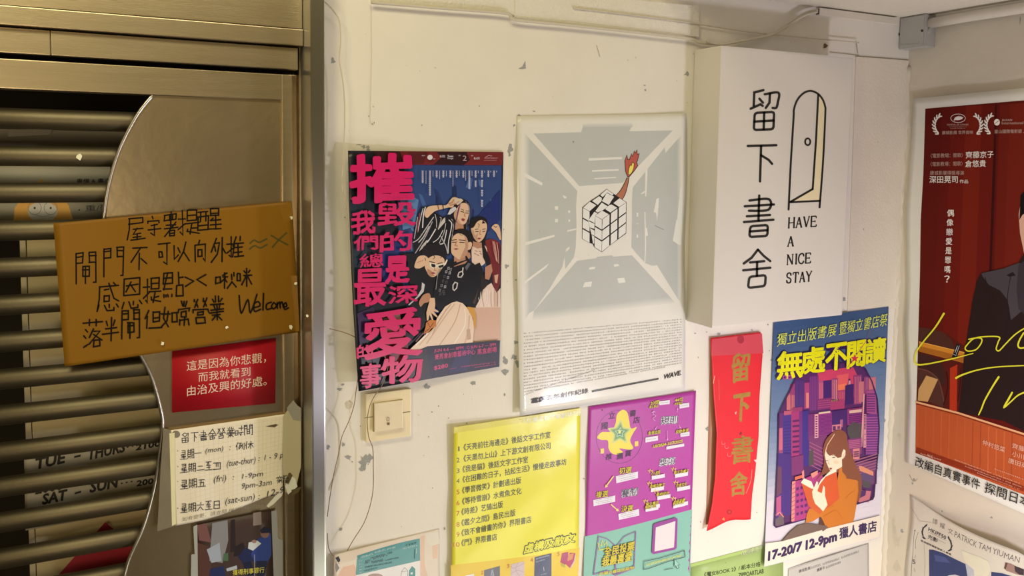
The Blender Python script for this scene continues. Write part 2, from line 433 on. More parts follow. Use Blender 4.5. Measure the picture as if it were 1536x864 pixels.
paint_marks(wall_right, sr, [
    (1, (1371, 720, 4, 2.5)), (1, (1369, 725, 2, 2)), (2, L(1.2, (1364, 712), (1370, 722), (1376, 718))), (1, (1487, 776, 2, 2)), (1, (1413, 767, 1.5, 1.5)),
    (4, (1345, 812, 8, 14)), (4, (1341, 790, 5, 20)), (1, (1353, 797, 3, 4)), (4, (1338, 700, 4, 14)), (4, (1346, 850, 6, 10)), (4, (1349, 655, 3, 6)), (1, (1530, 30, 1, 6)),
])
# crumbling plaster bead down the corner
bm = bmesh.new(); rd = random.Random(4); pts = []; rr = []
for k in range(100):
    z = 0.25 - k * 0.015
    pts.append((XR - 0.001 + rd.uniform(-.002, .002), -0.001 + rd.uniform(-.002, .002), z)); rr.append(0.004 + 0.005 * rd.random() + (.002 if z < -.5 else 0))
tube_bm(bm, pts, rr, 8)
struct(obj('trim_1', bm, m_wall_r, smooth=True))
# painted-over batten along the top of the wall, and the raised board the light box hangs on
m_bat = mat('painted_batten', (0.78, 0.75, 0.70), rough=0.6, bump=0.3)
def wall_strip(name, quad, depth, m, bev=0.0015, plane='back'):
    P = [at(*p) for p in quad]; bm = bmesh.new()
    prism(bm, P, (0, -depth, 0)); 
    bmesh.ops.recalc_face_normals(bm, faces=bm.faces)
    return obj(name, bm, m)
struct(wall_strip('trim_2', [(556, -30), (770, -16), (770, 24), (755, 18), (556, 3)], 0.006, m_bat))
struct(wall_strip('trim_3', [(770, -16), (1045, 10), (1045, 56), (770, 27)], 0.008, m_bat))
struct(wall_strip('trim_4', [(1283, 85), (1362, 91), (1345, 462), (1270, 470)], 0.003, mat('aged_board_paint', (0.80, 0.74, 0.66), rough=0.55, var=0.06, vscale=12, bump=0.2)))

# ------------------------------------------------------------------ metal gate on the left
m_steel = mat('brushed_steel', (0.62, 0.52, 0.37), rough=0.36, metal=1.0, var=0.14, vscale=9.0, bump=0.05, bscale=60, stretch=(1, 1, 14))
m_steel_d = mat('dull_steel', (0.70, 0.575, 0.41), rough=0.32, metal=1.0, var=0.16, vscale=7.0, bump=0.04, bscale=50)
m_bar = mat('steel_tube', (0.185, 0.16, 0.115), rough=0.52, metal=1.0, var=0.12, vscale=16, bump=0.03)
m_post = mat('bright_steel', (0.50, 0.49, 0.48), rough=0.33, metal=1.0, var=0.10, vscale=5.0, aniso=0.85)
XL = -0.42
def xg(px, py=432, Y=0.0): return at(px, py, Y).x
def zg(px, py, Y=0.0): return at(px, py, Y).z
def panel(name, x0, x1, z0, z1, y0, y1, m, root, bev=0.0015):
    return under(box_obj(name, (x0, y0, z0), (x1, y1, z1), m, None, bev), root)
fr = thing('metal_gate_frame', 'brassy brushed steel frame and header panels around the roller gate', 'gate frame', (xg(478), 0.0, FLOOR))
panel('post', xg(467, 432, -.05), xg(488.5, 432, -.05) - .0005, FLOOR, 0.6, -0.05, 0.092, m_post, fr, .003)
panel('reveal', xg(453.5, 432, .03), xg(467, 432, -.05) - .0005, FLOOR, 0.6, 0.03, 0.092, m_steel, fr)
Y1 = 0.004
x_in = xg(467, 432, -.05) - .001
panel('header_panel', XL, x_in, zg(463, 43.5, 0), 0.75, 0.006, 0.05, m_steel, fr)
panel('header_rail', XL, x_in, zg(463, 69.5, 0), zg(463, 45.0, 0), 0.0, 0.05, m_steel, fr)
panel('header_rail', xg(86), xg(451), zg(450, 105, .012), zg(450, 72.5, .012), 0.012, 0.029, m_steel, fr)
panel('header_rail', XL, xg(85.4), zg(450, 105, .012), zg(450, 72.5, .012), 0.0128, 0.029, m_steel, fr)
panel('backing_panel', XL, xg(453), zg(450, 112), 0.4, 0.062, 0.075, mat('dark_gap', (0.03, 0.025, 0.02), rough=0.8), fr)

ga = thing('sliding_gate', 'steel gate with horizontal tube bars and a wavy-edged sheet panel', 'gate', (xg(300), 0.04, FLOOR))
YG = 0.03
panel('top_rail', XL, xg(422, 130, YG), zg(421, 150.5, YG), zg(424, 112, YG), YG - 0.006, YG + 0.04, m_steel, ga)
panel('stile', xg(422.6, 300, YG), xg(441, 700, YG), FLOOR, zg(424, 112, YG), YG - 0.006, YG + 0.04, m_steel, ga)
panel('channel', xg(441, 700, YG), xg(453, 700, YG), FLOOR, zg(424, 109, YG), 0.055, 0.09, m_steel_d, ga)
curve_px = [(229.5, 143), (208, 170), (187, 208), (174, 240), (163, 281), (157.5, 321), (157, 360), (162, 410), (176, 462), (193, 498), (212, 533), (229, 568), (242, 615), (244.5, 641), (239, 689), (232, 732), (216, 789), (195, 836), (186, 868), (180, 900), (178, 960)]
cp = [(p[0], p[1]) for p in catmull(curve_px, 5)]
edge = [at(x, y, YG) for x, y in cp]
bm = bmesh.new(); xr_ = xg(422.4, 300, YG); zt = zg(421, 150.0, YG)
outline = [Vector((e.x, YG, min(e.z, zt))) for e in edge] + [Vector((xr_, YG, edge[-1].z)), Vector((xr_, YG, zt))]
prism(bm, outline, (0, 0.003, 0))
under(obj('wavy_panel', bm, m_steel_d), ga)
rim = [Vector((e.x - 0.001, YG - 0.002, e.z)) for e in edge]
under(tube('panel_rim', rim, 0.0028, mat('rim_steel', (0.62, 0.60, 0.56), rough=0.3, metal=1.0), None, 8), ga)
tubes = [177, 233.5, 289.5, 346.5, 402.5, 458.5, 514, 570, 624, 680, 732, 785, 840, 896]
ez = [(e.z, e.x) for e in edge][::-1]
for k, y in enumerate(tubes):
    z = zg(0, y, 0.045); xe = float(np.interp(z, [a for a, b in ez], [b for a, b in ez])) + 0.012
    o = tube('bar', [(XL, 0.048, z), (xe - 0.02, 0.048, z), (xe, 0.048, z)], 0.0163, m_bar, None, 24); under(o, ga)

# what shows between the bars
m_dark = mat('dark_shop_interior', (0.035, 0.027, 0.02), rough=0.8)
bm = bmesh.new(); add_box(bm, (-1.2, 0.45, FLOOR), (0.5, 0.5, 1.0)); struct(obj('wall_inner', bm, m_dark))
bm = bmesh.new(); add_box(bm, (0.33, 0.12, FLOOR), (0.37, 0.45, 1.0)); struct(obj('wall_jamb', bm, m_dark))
YD = 0.12
dr = thing('notice_door', 'beige inner door panel behind the gate bars', 'door', (at(140, 600, YD).x, YD, FLOOR))
panel('door_leaf', at(47, 600, YD).x, 0.325, FLOOR, at(100, 206, YD).z, YD, YD + 0.03, mat('beige_door', (0.66, 0.55, 0.33), rough=0.6, var=.12, vscale=8), dr)
panel('door_edge', at(37, 600, YD).x, at(46, 600, YD).x, FLOOR, at(100, 352, YD).z, YD - 0.004, YD + 0.03, mat('pale_door_edge', (0.60, 0.52, 0.36), rough=0.5), dr)
panel('top_glass', -0.5, 0.33, at(100, 226, YD).z, at(100, 196, YD).z, YD - .02, YD - .012, mat('smoky_panel', (0.14, 0.12, 0.095), rough=0.3), dr)

# ------------------------------------------------------------------ light box sign
SD = 0.09
lb = thing('lightbox_sign', 'white plastic lightbox shop sign with black lettering and an open door drawing', 'sign', (1.45, 0, -0.36))
P_ = [at(1088, 70, -SD), at(1283, 85, -SD), at(1262, 470, -SD), at(1062, 497, -SD)]
x0 = (P_[0].x + P_[3].x) / 2; x1 = (P_[1].x + P_[2].x) / 2; z1 = (P_[0].z + P_[1].z) / 2; z0 = (P_[2].z + P_[3].z) / 2
m_acr = mat('white_acrylic', (0.71, 0.68, 0.665), rough=0.35, var=0.015, vscale=5, coat=0.15)
bx = under(box_obj('box_body', (x0, -SD, z0), (x1, -0.001, z1), m_acr, None, 0.005), lb)
SB = Sheet([(1088, 70), (1283, 85), (1262, 470), (1062, 497)], plane=('Y', -SD), base=0.0004)
ik = mat('black_vinyl', (0.012, 0.012, 0.014), rough=0.4)
a = Art(SB, maxe=1e9)
def zp(x, y): return (1100 + x / 2.5437, 110 + y / 2.5412)
def zs(a, pts, w, m, smooth=False, closed=False): a.stroke([zp(*p) for p in pts], w, m, smooth=smooth, closed=closed, up=False)
Wd = 3.6
# the four characters, stroke by stroke
for st in ([(115, 64), (80, 73), (78, 124)], [(66, 135), (104, 118), (112, 124)], [(100, 97), (113, 112)], [(120, 80), (172, 74), (170, 110), (164, 131), (150, 132)], [(140, 78), (138, 112), (124, 132)],
           [(55, 277), (164, 274)], [(106, 277), (102, 412)], [(107, 313), (135, 330), (148, 345)],
           [(62, 485), (136, 480), (134, 520), (60, 524)], [(44, 507), (155, 500)], [(99, 466), (96, 562)], [(52, 545), (140, 540)], [(41, 567), (153, 558)],
           [(94, 672), (70, 703), (40, 725)], [(94, 672), (115, 695), (141, 716)], [(64, 721), (118, 716)], [(38, 751), (141, 741)], [(91, 720), (90, 772)]):
    zs(a, st, Wd, ik, smooth=len(st) > 3)
def rbox(pts, w):
    out = []
    for i in range(4):
        p, q, r = np.array(pts[i - 1], float), np.array(pts[i], float), np.array(pts[(i + 1) % 4], float)
        d1 = (p - q) / np.linalg.norm(p - q); d2 = (r - q) / np.linalg.norm(r - q); R = 9
        out += [tuple(q + d1 * R), tuple(q + (d1 + d2) * R * .3), tuple(q + d2 * R)]
    zs(a, out, w, ik, closed=True)
rbox([(82, 151), (156, 147), (153, 213), (78, 216)], Wd); zs(a, [(118, 150), (116, 214)], Wd, ik); zs(a, [(81, 184), (154, 180)], Wd, ik)
rbox([(65, 583), (132, 578), (130, 620), (61, 624)], Wd); zs(a, [(64, 603), (131, 598)], Wd, ik)
rbox([(61, 776), (124, 769), (121, 811), (56, 818)], Wd)
a.build('characters', lb)
a = Art(SB, maxe=1e9, start=1)
glow = mat('pale_yellow_vinyl', (0.80, 0.72, 0.50), rough=0.4)
a.poly([zp(*p) for p in [(326, 80), (340, 98), (349, 122), (351, 150), (331, 486), (219, 491), (303, 442), (306, 400), (323, 84)]], glow)
for st, sm in (([(211, 519), (219, 350), (230, 170), (231, 140), (243, 104), (265, 78), (292, 67), (320, 76), (340, 98), (350, 126), (351, 155), (342, 340), (329, 511)], True), ([(324, 82), (316, 250), (303, 441)], False), ([(303, 441), (220, 489)], False), ([(217, 491), (331, 486)], False)):
    zs(a, st, 3.0, ik, smooth=sm)
zs(a, [(284 + 10 * math.cos(t), 261 + 13 * math.sin(t)) for t in [k * math.pi / 8 for k in range(16)]], 2.6, ik, closed=True)
a.build('door_emblem', lb)
a = Art(SB, maxe=1e9)
# slab serif capitals drawn as thick and thin strokes with feet
SERIF = {'H': [((1, 0), (1, 10), 1), ((8, 0), (8, 10), 1), ((1, 5), (8, 5), .6), ((-.2, 0), (2.2, 0), .6), ((-.2, 10), (2.2, 10), .6), ((6.8, 0), (9.2, 0), .6), ((6.8, 10), (9.2, 10), .6)],
 'A': [((4.4, 0), (1, 10), .65), ((4.4, 0), (8, 10), 1.1), ((2.4, 6.6), (6.6, 6.6), .6), ((-.2, 10), (2.2, 10), .6), ((6.6, 10), (9.3, 10), .6)],
 'V': [((1, 0), (4.5, 10), 1.1), ((8, 0), (4.5, 10), .65), ((-.3, 0), (2.3, 0), .6), ((6.8, 0), (9.2, 0), .6)],
 'E': [((1, 0), (1, 10), 1), ((0, 0), (7.4, 0), .7), ((0, 10), (7.8, 10), .7), ((1, 5), (6, 5), .6), ((7.4, 0), (7.4, 2), .7), ((7.8, 10), (7.8, 8), .7), ((6, 4), (6, 6), .6)],
 'N': [((1, 0), (1, 10), .65), ((1, 0), (8, 10), 1.1), ((8, 0), (8, 10), .65), ((-.3, 0), (1.4, 0), .6), ((-.2, 10), (2.2, 10), .6), ((6.8, 0), (9.2, 0), .6)],
 'I': [((3, 0), (3, 10), 1), ((1.6, 0), (4.4, 0), .6), ((1.6, 10), (4.4, 10), .6)],
 'T': [((4.5, 0), (4.5, 10), 1), ((.4, 0), (8.6, 0), .7), ((.4, 0), (.4, 2.2), .7), ((8.6, 0), (8.6, 2.2), .7), ((3.2, 10), (5.8, 10), .6)],
 'Y': [((.8, 0), (4.5, 5.4), 1), ((8.2, 0), (4.5, 5.4), .65), ((4.5, 5.4), (4.5, 10), 1), ((-.4, 0), (2, 0), .6), ((7, 0), (9.4, 0), .6), ((3.2, 10), (5.8, 10), .6)],
 'C': [[(8, 2.4), (7.2, .6), (5, 0), (2.4, 1), (1, 4), (1, 6.2), (2.4, 9), (5, 10), (7.2, 9.4), (8.2, 7.8)], ((8, .3), (8, 2.8), .7)],
 'S': [[(7.2, 2.4), (6.4, .6), (4.4, 0), (2.2, .6), (1.2, 2.3), (2.2, 4.2), (5.6, 5.4), (7.4, 7), (6.8, 9.2), (4.6, 10), (2.2, 9.4), (1.2, 7.6)], ((7.2, .2), (7.2, 2.8), .7), ((1.2, 7.2), (1.2, 9.8), .7)]}
for word, (bx0, by0), (bx1, by1), h in (('HAVE', (208, 590), (322, 583), 39), ('A', (205, 660), (233, 658), 38), ('NICE', (203, 730), (300, 722), 38), ('STAY', (200, 800), (301, 792), 38)):
    adv = [5.4 if c == 'I' else 10.2 for c in word]; tot = sum(adv); cx = 0
    for ch, ad in zip(word, adv):
        def tp(p):
            t = (cx + p[0] + .3) / tot
            return zp(bx0 + (bx1 - bx0) * t + (10 - p[1]) * .16, by0 + (by1 - by0) * t - h * (10 - p[1]) / 10)
        for s_ in SERIF[ch]:
            if isinstance(s_, list): a.stroke([tp(p) for p in s_], 2.1, ik, smooth=True, up=False)
            else: a.stroke([tp(s_[0]), tp(s_[1])], 2.3 * s_[2], ik, up=False, cap=False)
        cx += ad
a.build('english_lettering', lb)

# ------------------------------------------------------------------ papers on the gate
HAND = {
 '屋': '118183 1383 111509 3585 553777 5759 3878 2999', '宇': '4041 1213 128283 3474 1696 545938',
 '署': '111383 118183 4143 6163 2585 5056 1696 8419 4749 4777 7779 4878 4979', '提': '0333 202918 0735 4044 408084 4282 4484 3595 6559 6787 474899',
 '醒': '0141 0309494303 1115 3135 0747 5053 508083 5282 5383 6455 5595 7379 5797 4999', '閘': '0009 00303303 0131 60909989 6063 6393 6191 3464673734 3565 4449',
 '門': '0009 00303303 0131 60909989 6063 6393 6191', '不': '1181 5106 4349 5587', '可': '1191 717958 2444462624', '以': '121836 3345 716539 6599',
 '向': '5042 2229 22828978 4464674744', '外': '3005 22524609 2335 7079 7496', '推': '0333 202918 0735 5034 4339 7072 4393 4585 4787 4999 6369',
 '感': '1191 111509 507596 7081 3252 3454563634 1709 37497978 5758 8798', '恩': '1080851510 2272 4124 4264 1709 37497978 5758 8798',
 '點': '0040440400 2006 0242 0646 0809 1819 2829 4849 7075 7292 6595996965', '啾': '0323260603 5132 3353 4149 4426 4456 7275 8183 7659 7699',
 '咪': '0323260603 4494 6169 4253 8273 6438 6498', '落': '0191 3032 6062 1324 0516 0928 5336 548438 5597 5787895957', '半': '2133 7163 2484 0696 5059',
 '但': '3014 2329 5181865651 5484 3999', '如': '201549 423609 0353 6393976763', '常': '5052 3042 7062 14139384 3464663634 2729 278789 5659',
 '營': '1011 3013 2133 6061 8063 7183 05049495 3565663635 2777792927', '業': '4042 6062 2132 8172 1393 3345 7365 1595 2777 0696 5359 5729 5789',
 '留': '4012 123344 5181 724 8475'.replace('724 8475', '7254 8184') + ' 1585891915 5559 1787', '下': '1191 5159 5376', '書': '2272 727 7'.replace('727 7', '7274') + ' 0494 5056 2575 1696 2787892927 2888',
 '舍': '5005 5095 2474 1696 5459 2777792927', '時': '0434380804 0636 4292 7074 4696 7769 5768'.replace('7769', '7669'), '間': '0009 00303303 0131 60909989 6063 6393 6191 3464683834 3666',
 '星': '2074 20707424 2272 3515 2686 5459 2787 0999'.replace('2074 ', ''), '期': '0151 1006 4046 1333 1535 0757 1809 3849 6069 60909989 6393 6696', '一': '0595', '二': '2474 0898',
 '三': '1282 2575 0999', '四': '0262 02929909 02080898'.replace(' 02080898', '') + ' 4246 6266 0999', '五': '1282 4238 2575 7579 0999', '六': '5052 0393 4519 5589', '至': '1080 5024 2474 5258 2676 0999', '日': '1181891911 1585',
 '例': '2005 1319 3161 5137 4464 6438 7278 919989', '休': '2005 1319 3393 6069 6338 6398', '突': '5051 0302 029293 3225 6285 0696 5459 5519 5599', '發': '0141 4103 6051 6395 0434 3437 0727 5494 5779 9759'}
KR = inker((200, 182, 146), rough=0.42, bump=0.16, bscale=9)
paperwhite = lambda name, white, **k: inker(white, **k)(*white, name=name)
def tape_bit(px, py, r, seed, Y, label, group='white tape scraps on the amber card'):
    rd = random.Random(seed); s = Sheet([(px - 9, py - 9), (px + 9, py - 9), (px + 9, py + 9), (px - 9, py + 9)], plane=('Y', Y), base=0.0012)
    a = Art(s, step=1e-4)
    a.poly([(px + r * rd.uniform(.4, 1.1) * math.cos(6.283 * k / 8 + .3), py + 1.2 * r * rd.uniform(.4, 1.1) * math.sin(6.283 * k / 8 + .3)) for k in range(8)], KR(210, 190, 140, 'torn_tape'))
    o = a.build('tape_scrap')
    sd = o.modifiers.new('thickness', 'SOLIDIFY'); sd.thickness = 0.0008; sd.offset = 0
    return tag(o, label, 'tape', group if Y < 0.02 and Y > 0.01 else None)

# amber card
t = thing('amber_notice_card', 'amber card with four lines of black handwriting taped across the gate bars', 'notice', at(265, 425, 0.018))
S = Sheet([(80, 335), (438, 302), (450, 498), (97, 550)], plane=('Y', 0.018), base=0.0, curl=lambda u, v: 0.004 * np.sin(np.pi * u) ** 2 * v + 0.002 * np.sin(u * 7 + v * 3))
am = mat('amber_card', tuple(c for c in (0.25, 0.118, 0.010)), rough=0.42, var=0.05, vscale=6, bump=0.10, bscale=7, spec=0.18)
S.mesh('card', am, t)
a = Art(S); pen = mat('black_marker', (0.008, 0.006, 0.005), rough=0.6, spec=0.1)
Q = lambda x, y: (x / 3.2, 290 + y / 3.2)
def hw(txt, boxes, w=2.25):
    for ch, b in zip(txt, boxes):
        (x0, y0), (x1, y1) = Q(b[0], b[1]), Q(b[2], b[3]); tilt = -0.09
        a.hand(ch, x0, y0 + 1.5, x1, y1, w, pen, tilt)
hw('屋宇署提醒', [(610, 105, 695, 225), (702, 110, 770, 205), (782, 88, 852, 208), (855, 82, 955, 200), (950, 76, 1060, 178)])
hw('閘門不可以向外推', [(367, 285, 460, 435), (500, 262, 592, 400), (630, 247, 715, 370), (750, 228, 815, 345), (828, 225, 910, 330), (920, 222, 992, 330), (1015, 212, 1082, 332), (1090, 207, 1170, 308)])
hw('感恩提點', [(465, 432, 570, 568), (585, 408, 682, 555), (690, 408, 772, 528), (785, 380, 878, 500)])
hw('啾咪', [(1035, 372, 1135, 460), (1140, 348, 1207, 452)])
hw('落半閘但如常營業', [(400, 605, 490, 740), (490, 597, 570, 712), (586, 560, 670, 700), (685, 560, 775, 650), (775, 545, 850, 642), (850, 515, 912, 635), (925, 505, 1000, 625), (1005, 492, 1072, 612)])
q = lambda *p: [Q(*x) for x in p]
for st in (q((888, 402), (930, 421), (890, 447)), q((988, 390), (945, 414), (990, 442)), q((1148, 490), (1158, 575), (1190, 510), (1202, 573), (1234, 484)),
           q((1214, 550), (1247, 540), (1240, 520), (1220, 532), (1222, 566), (1252, 556)), q((1265, 480), (1262, 560)), q((1302, 522), (1280, 532), (1280, 556), (1302, 552)),
           q((1314, 524), (1303, 542), (1314, 554), (1327, 538), (1314, 524)), q((1331, 552), (1331, 525), (1331, 534), (1342, 522), (1345, 550), (1345, 532), (1354, 522), (1360, 548)), q((1364, 545), (1376, 541), (1372, 525), (1362, 535), (1366, 556), (1384, 550))):
    a.stroke(st, 2.2, pen, smooth=len(st) > 3, up=False)
a.layer += 1
a.build('black_handwriting', t)
a = Art(S); gp = mat('olive_marker', (0.085, 0.075, 0.02), rough=0.6, spec=0.1)
for st in (q((1200, 240), (1220, 225), (1245, 235), (1280, 218)), q((1198, 268), (1222, 252), (1250, 262), (1282, 245)), q((1302, 202), (1340, 225), (1382, 248)), q((1375, 190), (1340, 222), (1308, 258))):
    a.stroke(st, 2.6, gp, smooth=True, up=False)
a.build('olive_doodle', t)
a = Art(S, start=6); tp_ = mat('clear_tape', (0.27, 0.135, 0.018), rough=0.2, spec=0.5)
a.poly(q((1340, 60), (1400, 45), (1405, 130), (1360, 140)), tp_); a.build('clear_tape', t); a = Art(S, start=6); a.poly(q((1395, 395), (1425, 395), (1437, 660), (1420, 665)), tp_)
a.build('clear_tape', t)
for i, (x, y, r, lab) in enumerate([(244, 515, 3.6, 'torn white tape scrap on the lower edge of the amber card left of centre'), (340, 491, 2.6, 'small white tape scrap on the amber card below the last line'), (436, 491, 4.0, 'white tape scrap on the lower right corner of the amber card'), (444, 425, 3.0, 'white tape scrap at the right edge of the amber card'), (437, 326, 2.6, 'white tape scrap near the top right corner of the amber card')]):
    tape_bit(x, y, r, i + 1, 0.0135, lab)
tape_bit(119, 235, 5.5, 9, 0.0305, 'white paper scrap stuck on the second gate bar from the top')
tape_bit(461, 474, 2.6, 12, -0.049, 'tiny white scrap on the steel frame beside the amber card')

# red card
t = thing('red_quote_card', 'small red card with three lines of white Chinese text on the gate panel', 'card', at(335, 565, 0.029))
S = Sheet([(258, 527), (414, 507), (413, 605), (258, 619)], plane=('Y', 0.029), base=0.0012)
S.mesh('card', mat('red_card', (0.48, 0.004, 0.018), rough=0.55, var=0.04), t, 2, 2)
a = Art(S); wi = mat('pale_pink_print', (0.85, 0.70, 0.62), rough=0.5)
a.line('這是因為你悲觀，', (280, 557), (399, 544), 15.5, wi); a.line('而我就看到', (297.5, 573), (375.5, 564), 14, wi); a.line('由治及興的好處。', (280.5, 594.5), (400, 578), 15, wi)
a.build('white_lettering', t)

# opening hours note
t = thing('opening_hours_note', 'cream grid paper note with handwritten opening hours taped on the gate', 'notice', at(335, 715, 0.026))
CRL = lambda u, v: 0.002 + 0.003 * np.sin(u * 9) ** 2 * v + 0.012 * np.clip(u * 0.6 + v - 1.25, 0, 1)
S = Sheet([(252, 646), (428, 621), (424, 742), (261, 789)], plane=('Y', 0.027), base=0.002, curl=CRL, warp=lambda u, v: (0, 4 * math.sin(u * 5) * v))
S.mesh('grid_paper', mat('cream_grid_paper', (0.90, 0.85, 0.76), rough=0.6, var=0.06, vscale=14, bump=0.15, bscale=14), t)
a = Art(S); gl = mat('faint_grid_line', (0.74, 0.68, 0.56), rough=0.6)
for k in range(1, 22): a.stroke([S.px(0.1 + 0.88 * k / 22, 0.03), S.px(0.1 + 0.88 * k / 22, 0.94)], .35, gl, up=False, cap=False)
for k in range(1, 19): a.stroke([S.px(0.1, k / 19), S.px(0.98, k / 19)], .35, gl, up=False, cap=False)
a.build('grid_lines', t)
a = Art(S, start=5); bl = mat('blue_black_ink', (0.02, 0.025, 0.06), rough=0.5)
G = lambda x, y: (230 + x / 3.274, 600 + y / 3.274)
def hl(txt, boxes, w=1.0):
    for ch, b in zip(txt, boxes):
        (x0, y0), (x1, y1) = G(b[0], b[1]), G(b[2], b[3]); a.hand(ch, x0, y0 + .6, x1, y1, w, bl, -.1)
def row(txt, x0, y0, x1, y1, h, w=1.0, gap=.14):
    n = len(txt); hl(txt, [(x0 + (x1 - x0) * k / n, y0 + (y1 - y0) * k / n - h, x0 + (x1 - x0) * (k + 1 - gap) / n, y0 + (y1 - y0) * k / n) for k in range(n)], w)
row('留下書舍營業時間', 137, 210, 492, 168, 50, 1.1)
row('星期一', 133, 292, 240, 276, 44); row('例休', 407, 246, 498, 236, 38)
row('星期二至四', 133, 357, 335, 338, 42); row('星期五', 133, 438, 262, 420, 44); row('星期六至日', 133, 553, 335, 530, 42); row('突發', 606, 408, 668, 400, 36, .8)
for s_, x0, y0, x1, y1, h in (('(mon)', 253, 270, 340, 258, 34), (':', 372, 246, 378, 245, 18), ('(tue-thur)', 357, 338, 498, 318, 42), (':', 515, 300, 521, 299, 18), ('1 - 9 pm.', 543, 305, 672, 285, 36),
                              ('(fri)', 293, 415, 354, 408, 42), (':', 388, 392, 394, 391, 18), ('1-9pm', 434, 395, 536, 380, 32), ('9pm-3am', 430, 446, 578, 425, 36), ('(sat-sun)', 350, 522, 494, 500, 42), (':', 514, 486, 520, 485, 18), ('12-9', 556, 480, 640, 455, 34)):
    a.line(s_, G(x0, y0), G(x1, y1), h / 3.274, bl, bold=-0.004, slant=.18, up=False)
a.layer += 1
pc = mat('grey_pencil', (0.25, 0.22, 0.18), rough=0.6)
a.line('如有變更，請查閱 FB/IG @havean...', G(140, 600), G(560, 520), 24 / 3.274, pc, bold=-.006, slant=.15)
for y in (258, 335, 408, 540): a.ell(*G(120, y - 8), .7, .7, bl, up=False)
a.build('blue_handwriting', t)
a = Art(S, start=9); a.ell(*G(112, 168), 6, 5.5, mat('grey_pin_mark', (0.24, 0.22, 0.19), rough=.5), rot=.3); a.build('pin_mark', t)
a = Art(S, start=9); a.poly([G(550, 130), G(600, 118), G(614, 122), G(596, 134)], mat('torn_hole', (0.12, 0.09, 0.05), rough=.7)); a.build('torn_hole', t)
a = Art(S, start=12); a.poly([G(555, 520), G(600, 470), G(640, 440), G(632, 470), G(590, 512), G(566, 528)], KR(205, 188, 150, 'curled_corner')); a.build('curled_corner', t)
a = Art(S, start=9); a.poly([G(645, 405), G(668, 350), G(684, 370), G(664, 412)], mat('torn_hole', (0.12, 0.09, 0.05), rough=.7)); a.build('torn_hole', t)
tpm = mat('yellowed_tape', (0.36, 0.31, 0.21), rough=0.25, var=.1, spec=.6); tpc = mat('grey_tape', (0.23, 0.205, 0.16), rough=0.3, var=.15, spec=.5)
S2 = Sheet([(245, 640), (452, 600), (452, 745), (236, 796)], plane=('Y', 0.0235), base=0.002); a = Art(S2, step=1e-4)
a.poly([(245, 642), (256, 645), (262, 789), (236, 797), (240, 720)], tpc); a.poly([(254, 650), (262, 649), (264, 786), (258, 789)], KR(205, 185, 125, 'yellow_tape'))
a.build('left_tape', t)
a = Art(S2, step=1e-4); a.poly([(425, 624), (432, 614), (451.5, 615), (451.5, 700), (444, 730), (432, 740), (428, 738), (424, 700)], KR(172, 152, 104, 'aged_tape')); a.poly([(430, 612), (440, 600), (446, 608), (451.5, 612), (451, 632), (440, 630)], KR(140, 126, 98, 'crumpled_tape')); a.poly([(434, 712), (443, 718), (446, 730), (432, 742), (428, 730)], KR(205, 195, 165, 'paper_scrap')); a.poly([(437, 735), (452, 730), (448, 738), (438, 744)], mat('torn_hole', (0.12, 0.09, 0.05), rough=.7))
a.build('right_tape', t)

# photo print
t = thing('photo_print', 'printed photo of an officer in blue writing at a stall, under the hours note', 'photo', at(350, 815, 0.028))
S = Sheet([(296, 787), (407, 766), (411, 880), (294, 898)], plane=('Y', 0.028), base=0.0012, curl=lambda u, v: 0.001 + 0 * u)
D_ = inker((205, 190, 160), rough=0.4, bump=.05)
S.mesh('print', D_(62, 44, 36, 'dark_photo'), t, 6, 6)
a = Art(S)
G2 = lambda *p: [G(*x) for x in p]
for pts, c in ((G2((215, 615), (260, 605), (285, 700), (225, 690)), (110, 70, 60)), (G2((215, 700), (275, 720), (290, 864), (215, 864)), (78, 48, 38)), (G2((290, 605), (365, 590), (368, 690), (340, 800), (275, 790)), (125, 118, 108)),
               (G2((262, 735), (325, 700), (335, 790), (285, 800)), (150, 150, 145)), (G2((345, 755), (368, 750), (368, 790), (340, 790)), (70, 95, 60)), (G2((380, 590), (400, 586), (405, 740), (378, 750)), (40, 28, 26)), (G2((490, 555), (530, 548), (532, 612), (490, 618)), (130, 110, 95)),
               (G2((280, 830), (345, 815), (355, 864), (275, 864)), (35, 40, 70)), (G2((358, 828), (410, 812), (412, 830), (362, 842)), (165, 160, 150)), (G2((400, 720), (440, 700), (450, 720), (430, 760), (395, 770)), (35, 25, 25)),
               (G2((415, 770), (450, 725), (490, 735), (500, 790), (440, 800)), (28, 34, 62)), (G2((440, 800), (480, 790), (500, 860), (460, 864)), (22, 26, 45))):
    a.poly(pts, D_(*c))
a.poly(G2((505, 690), (540, 665), (578, 655), (580, 760), (560, 800), (500, 800), (480, 760)), D_(42, 58, 112)); a.poly(G2((505, 790), (560, 790), (545, 864), (510, 864)), D_(26, 30, 52))
a.ell(*G(548, 655), 6.5, 7, D_(120, 85, 70)); a.poly(G2((526, 640), (545, 625), (575, 630), (578, 652), (530, 655)), D_(20, 22, 40)); a.poly(G2((468, 700), (510, 690), (530, 705), (490, 740), (465, 730)), D_(190, 185, 175)); a.ell(*G(495, 695), 3.5, 2.6, D_(150, 110, 90)); a.stroke(G2((497, 760), (497, 864)), 1, D_(140, 135, 130))
a.build('picture', t)
a = Art(S, start=30); a.line('獲得刑事罪行', G(390, 862), G(545, 848), 8.5, D_(215, 195, 70)); a.build('yellow_caption', t)
TS = Sheet([(288, 787), (424, 766), (424, 870), (288, 890)], plane=('Y', 0.0275), base=0.002); a = Art(TS, step=1e-4)
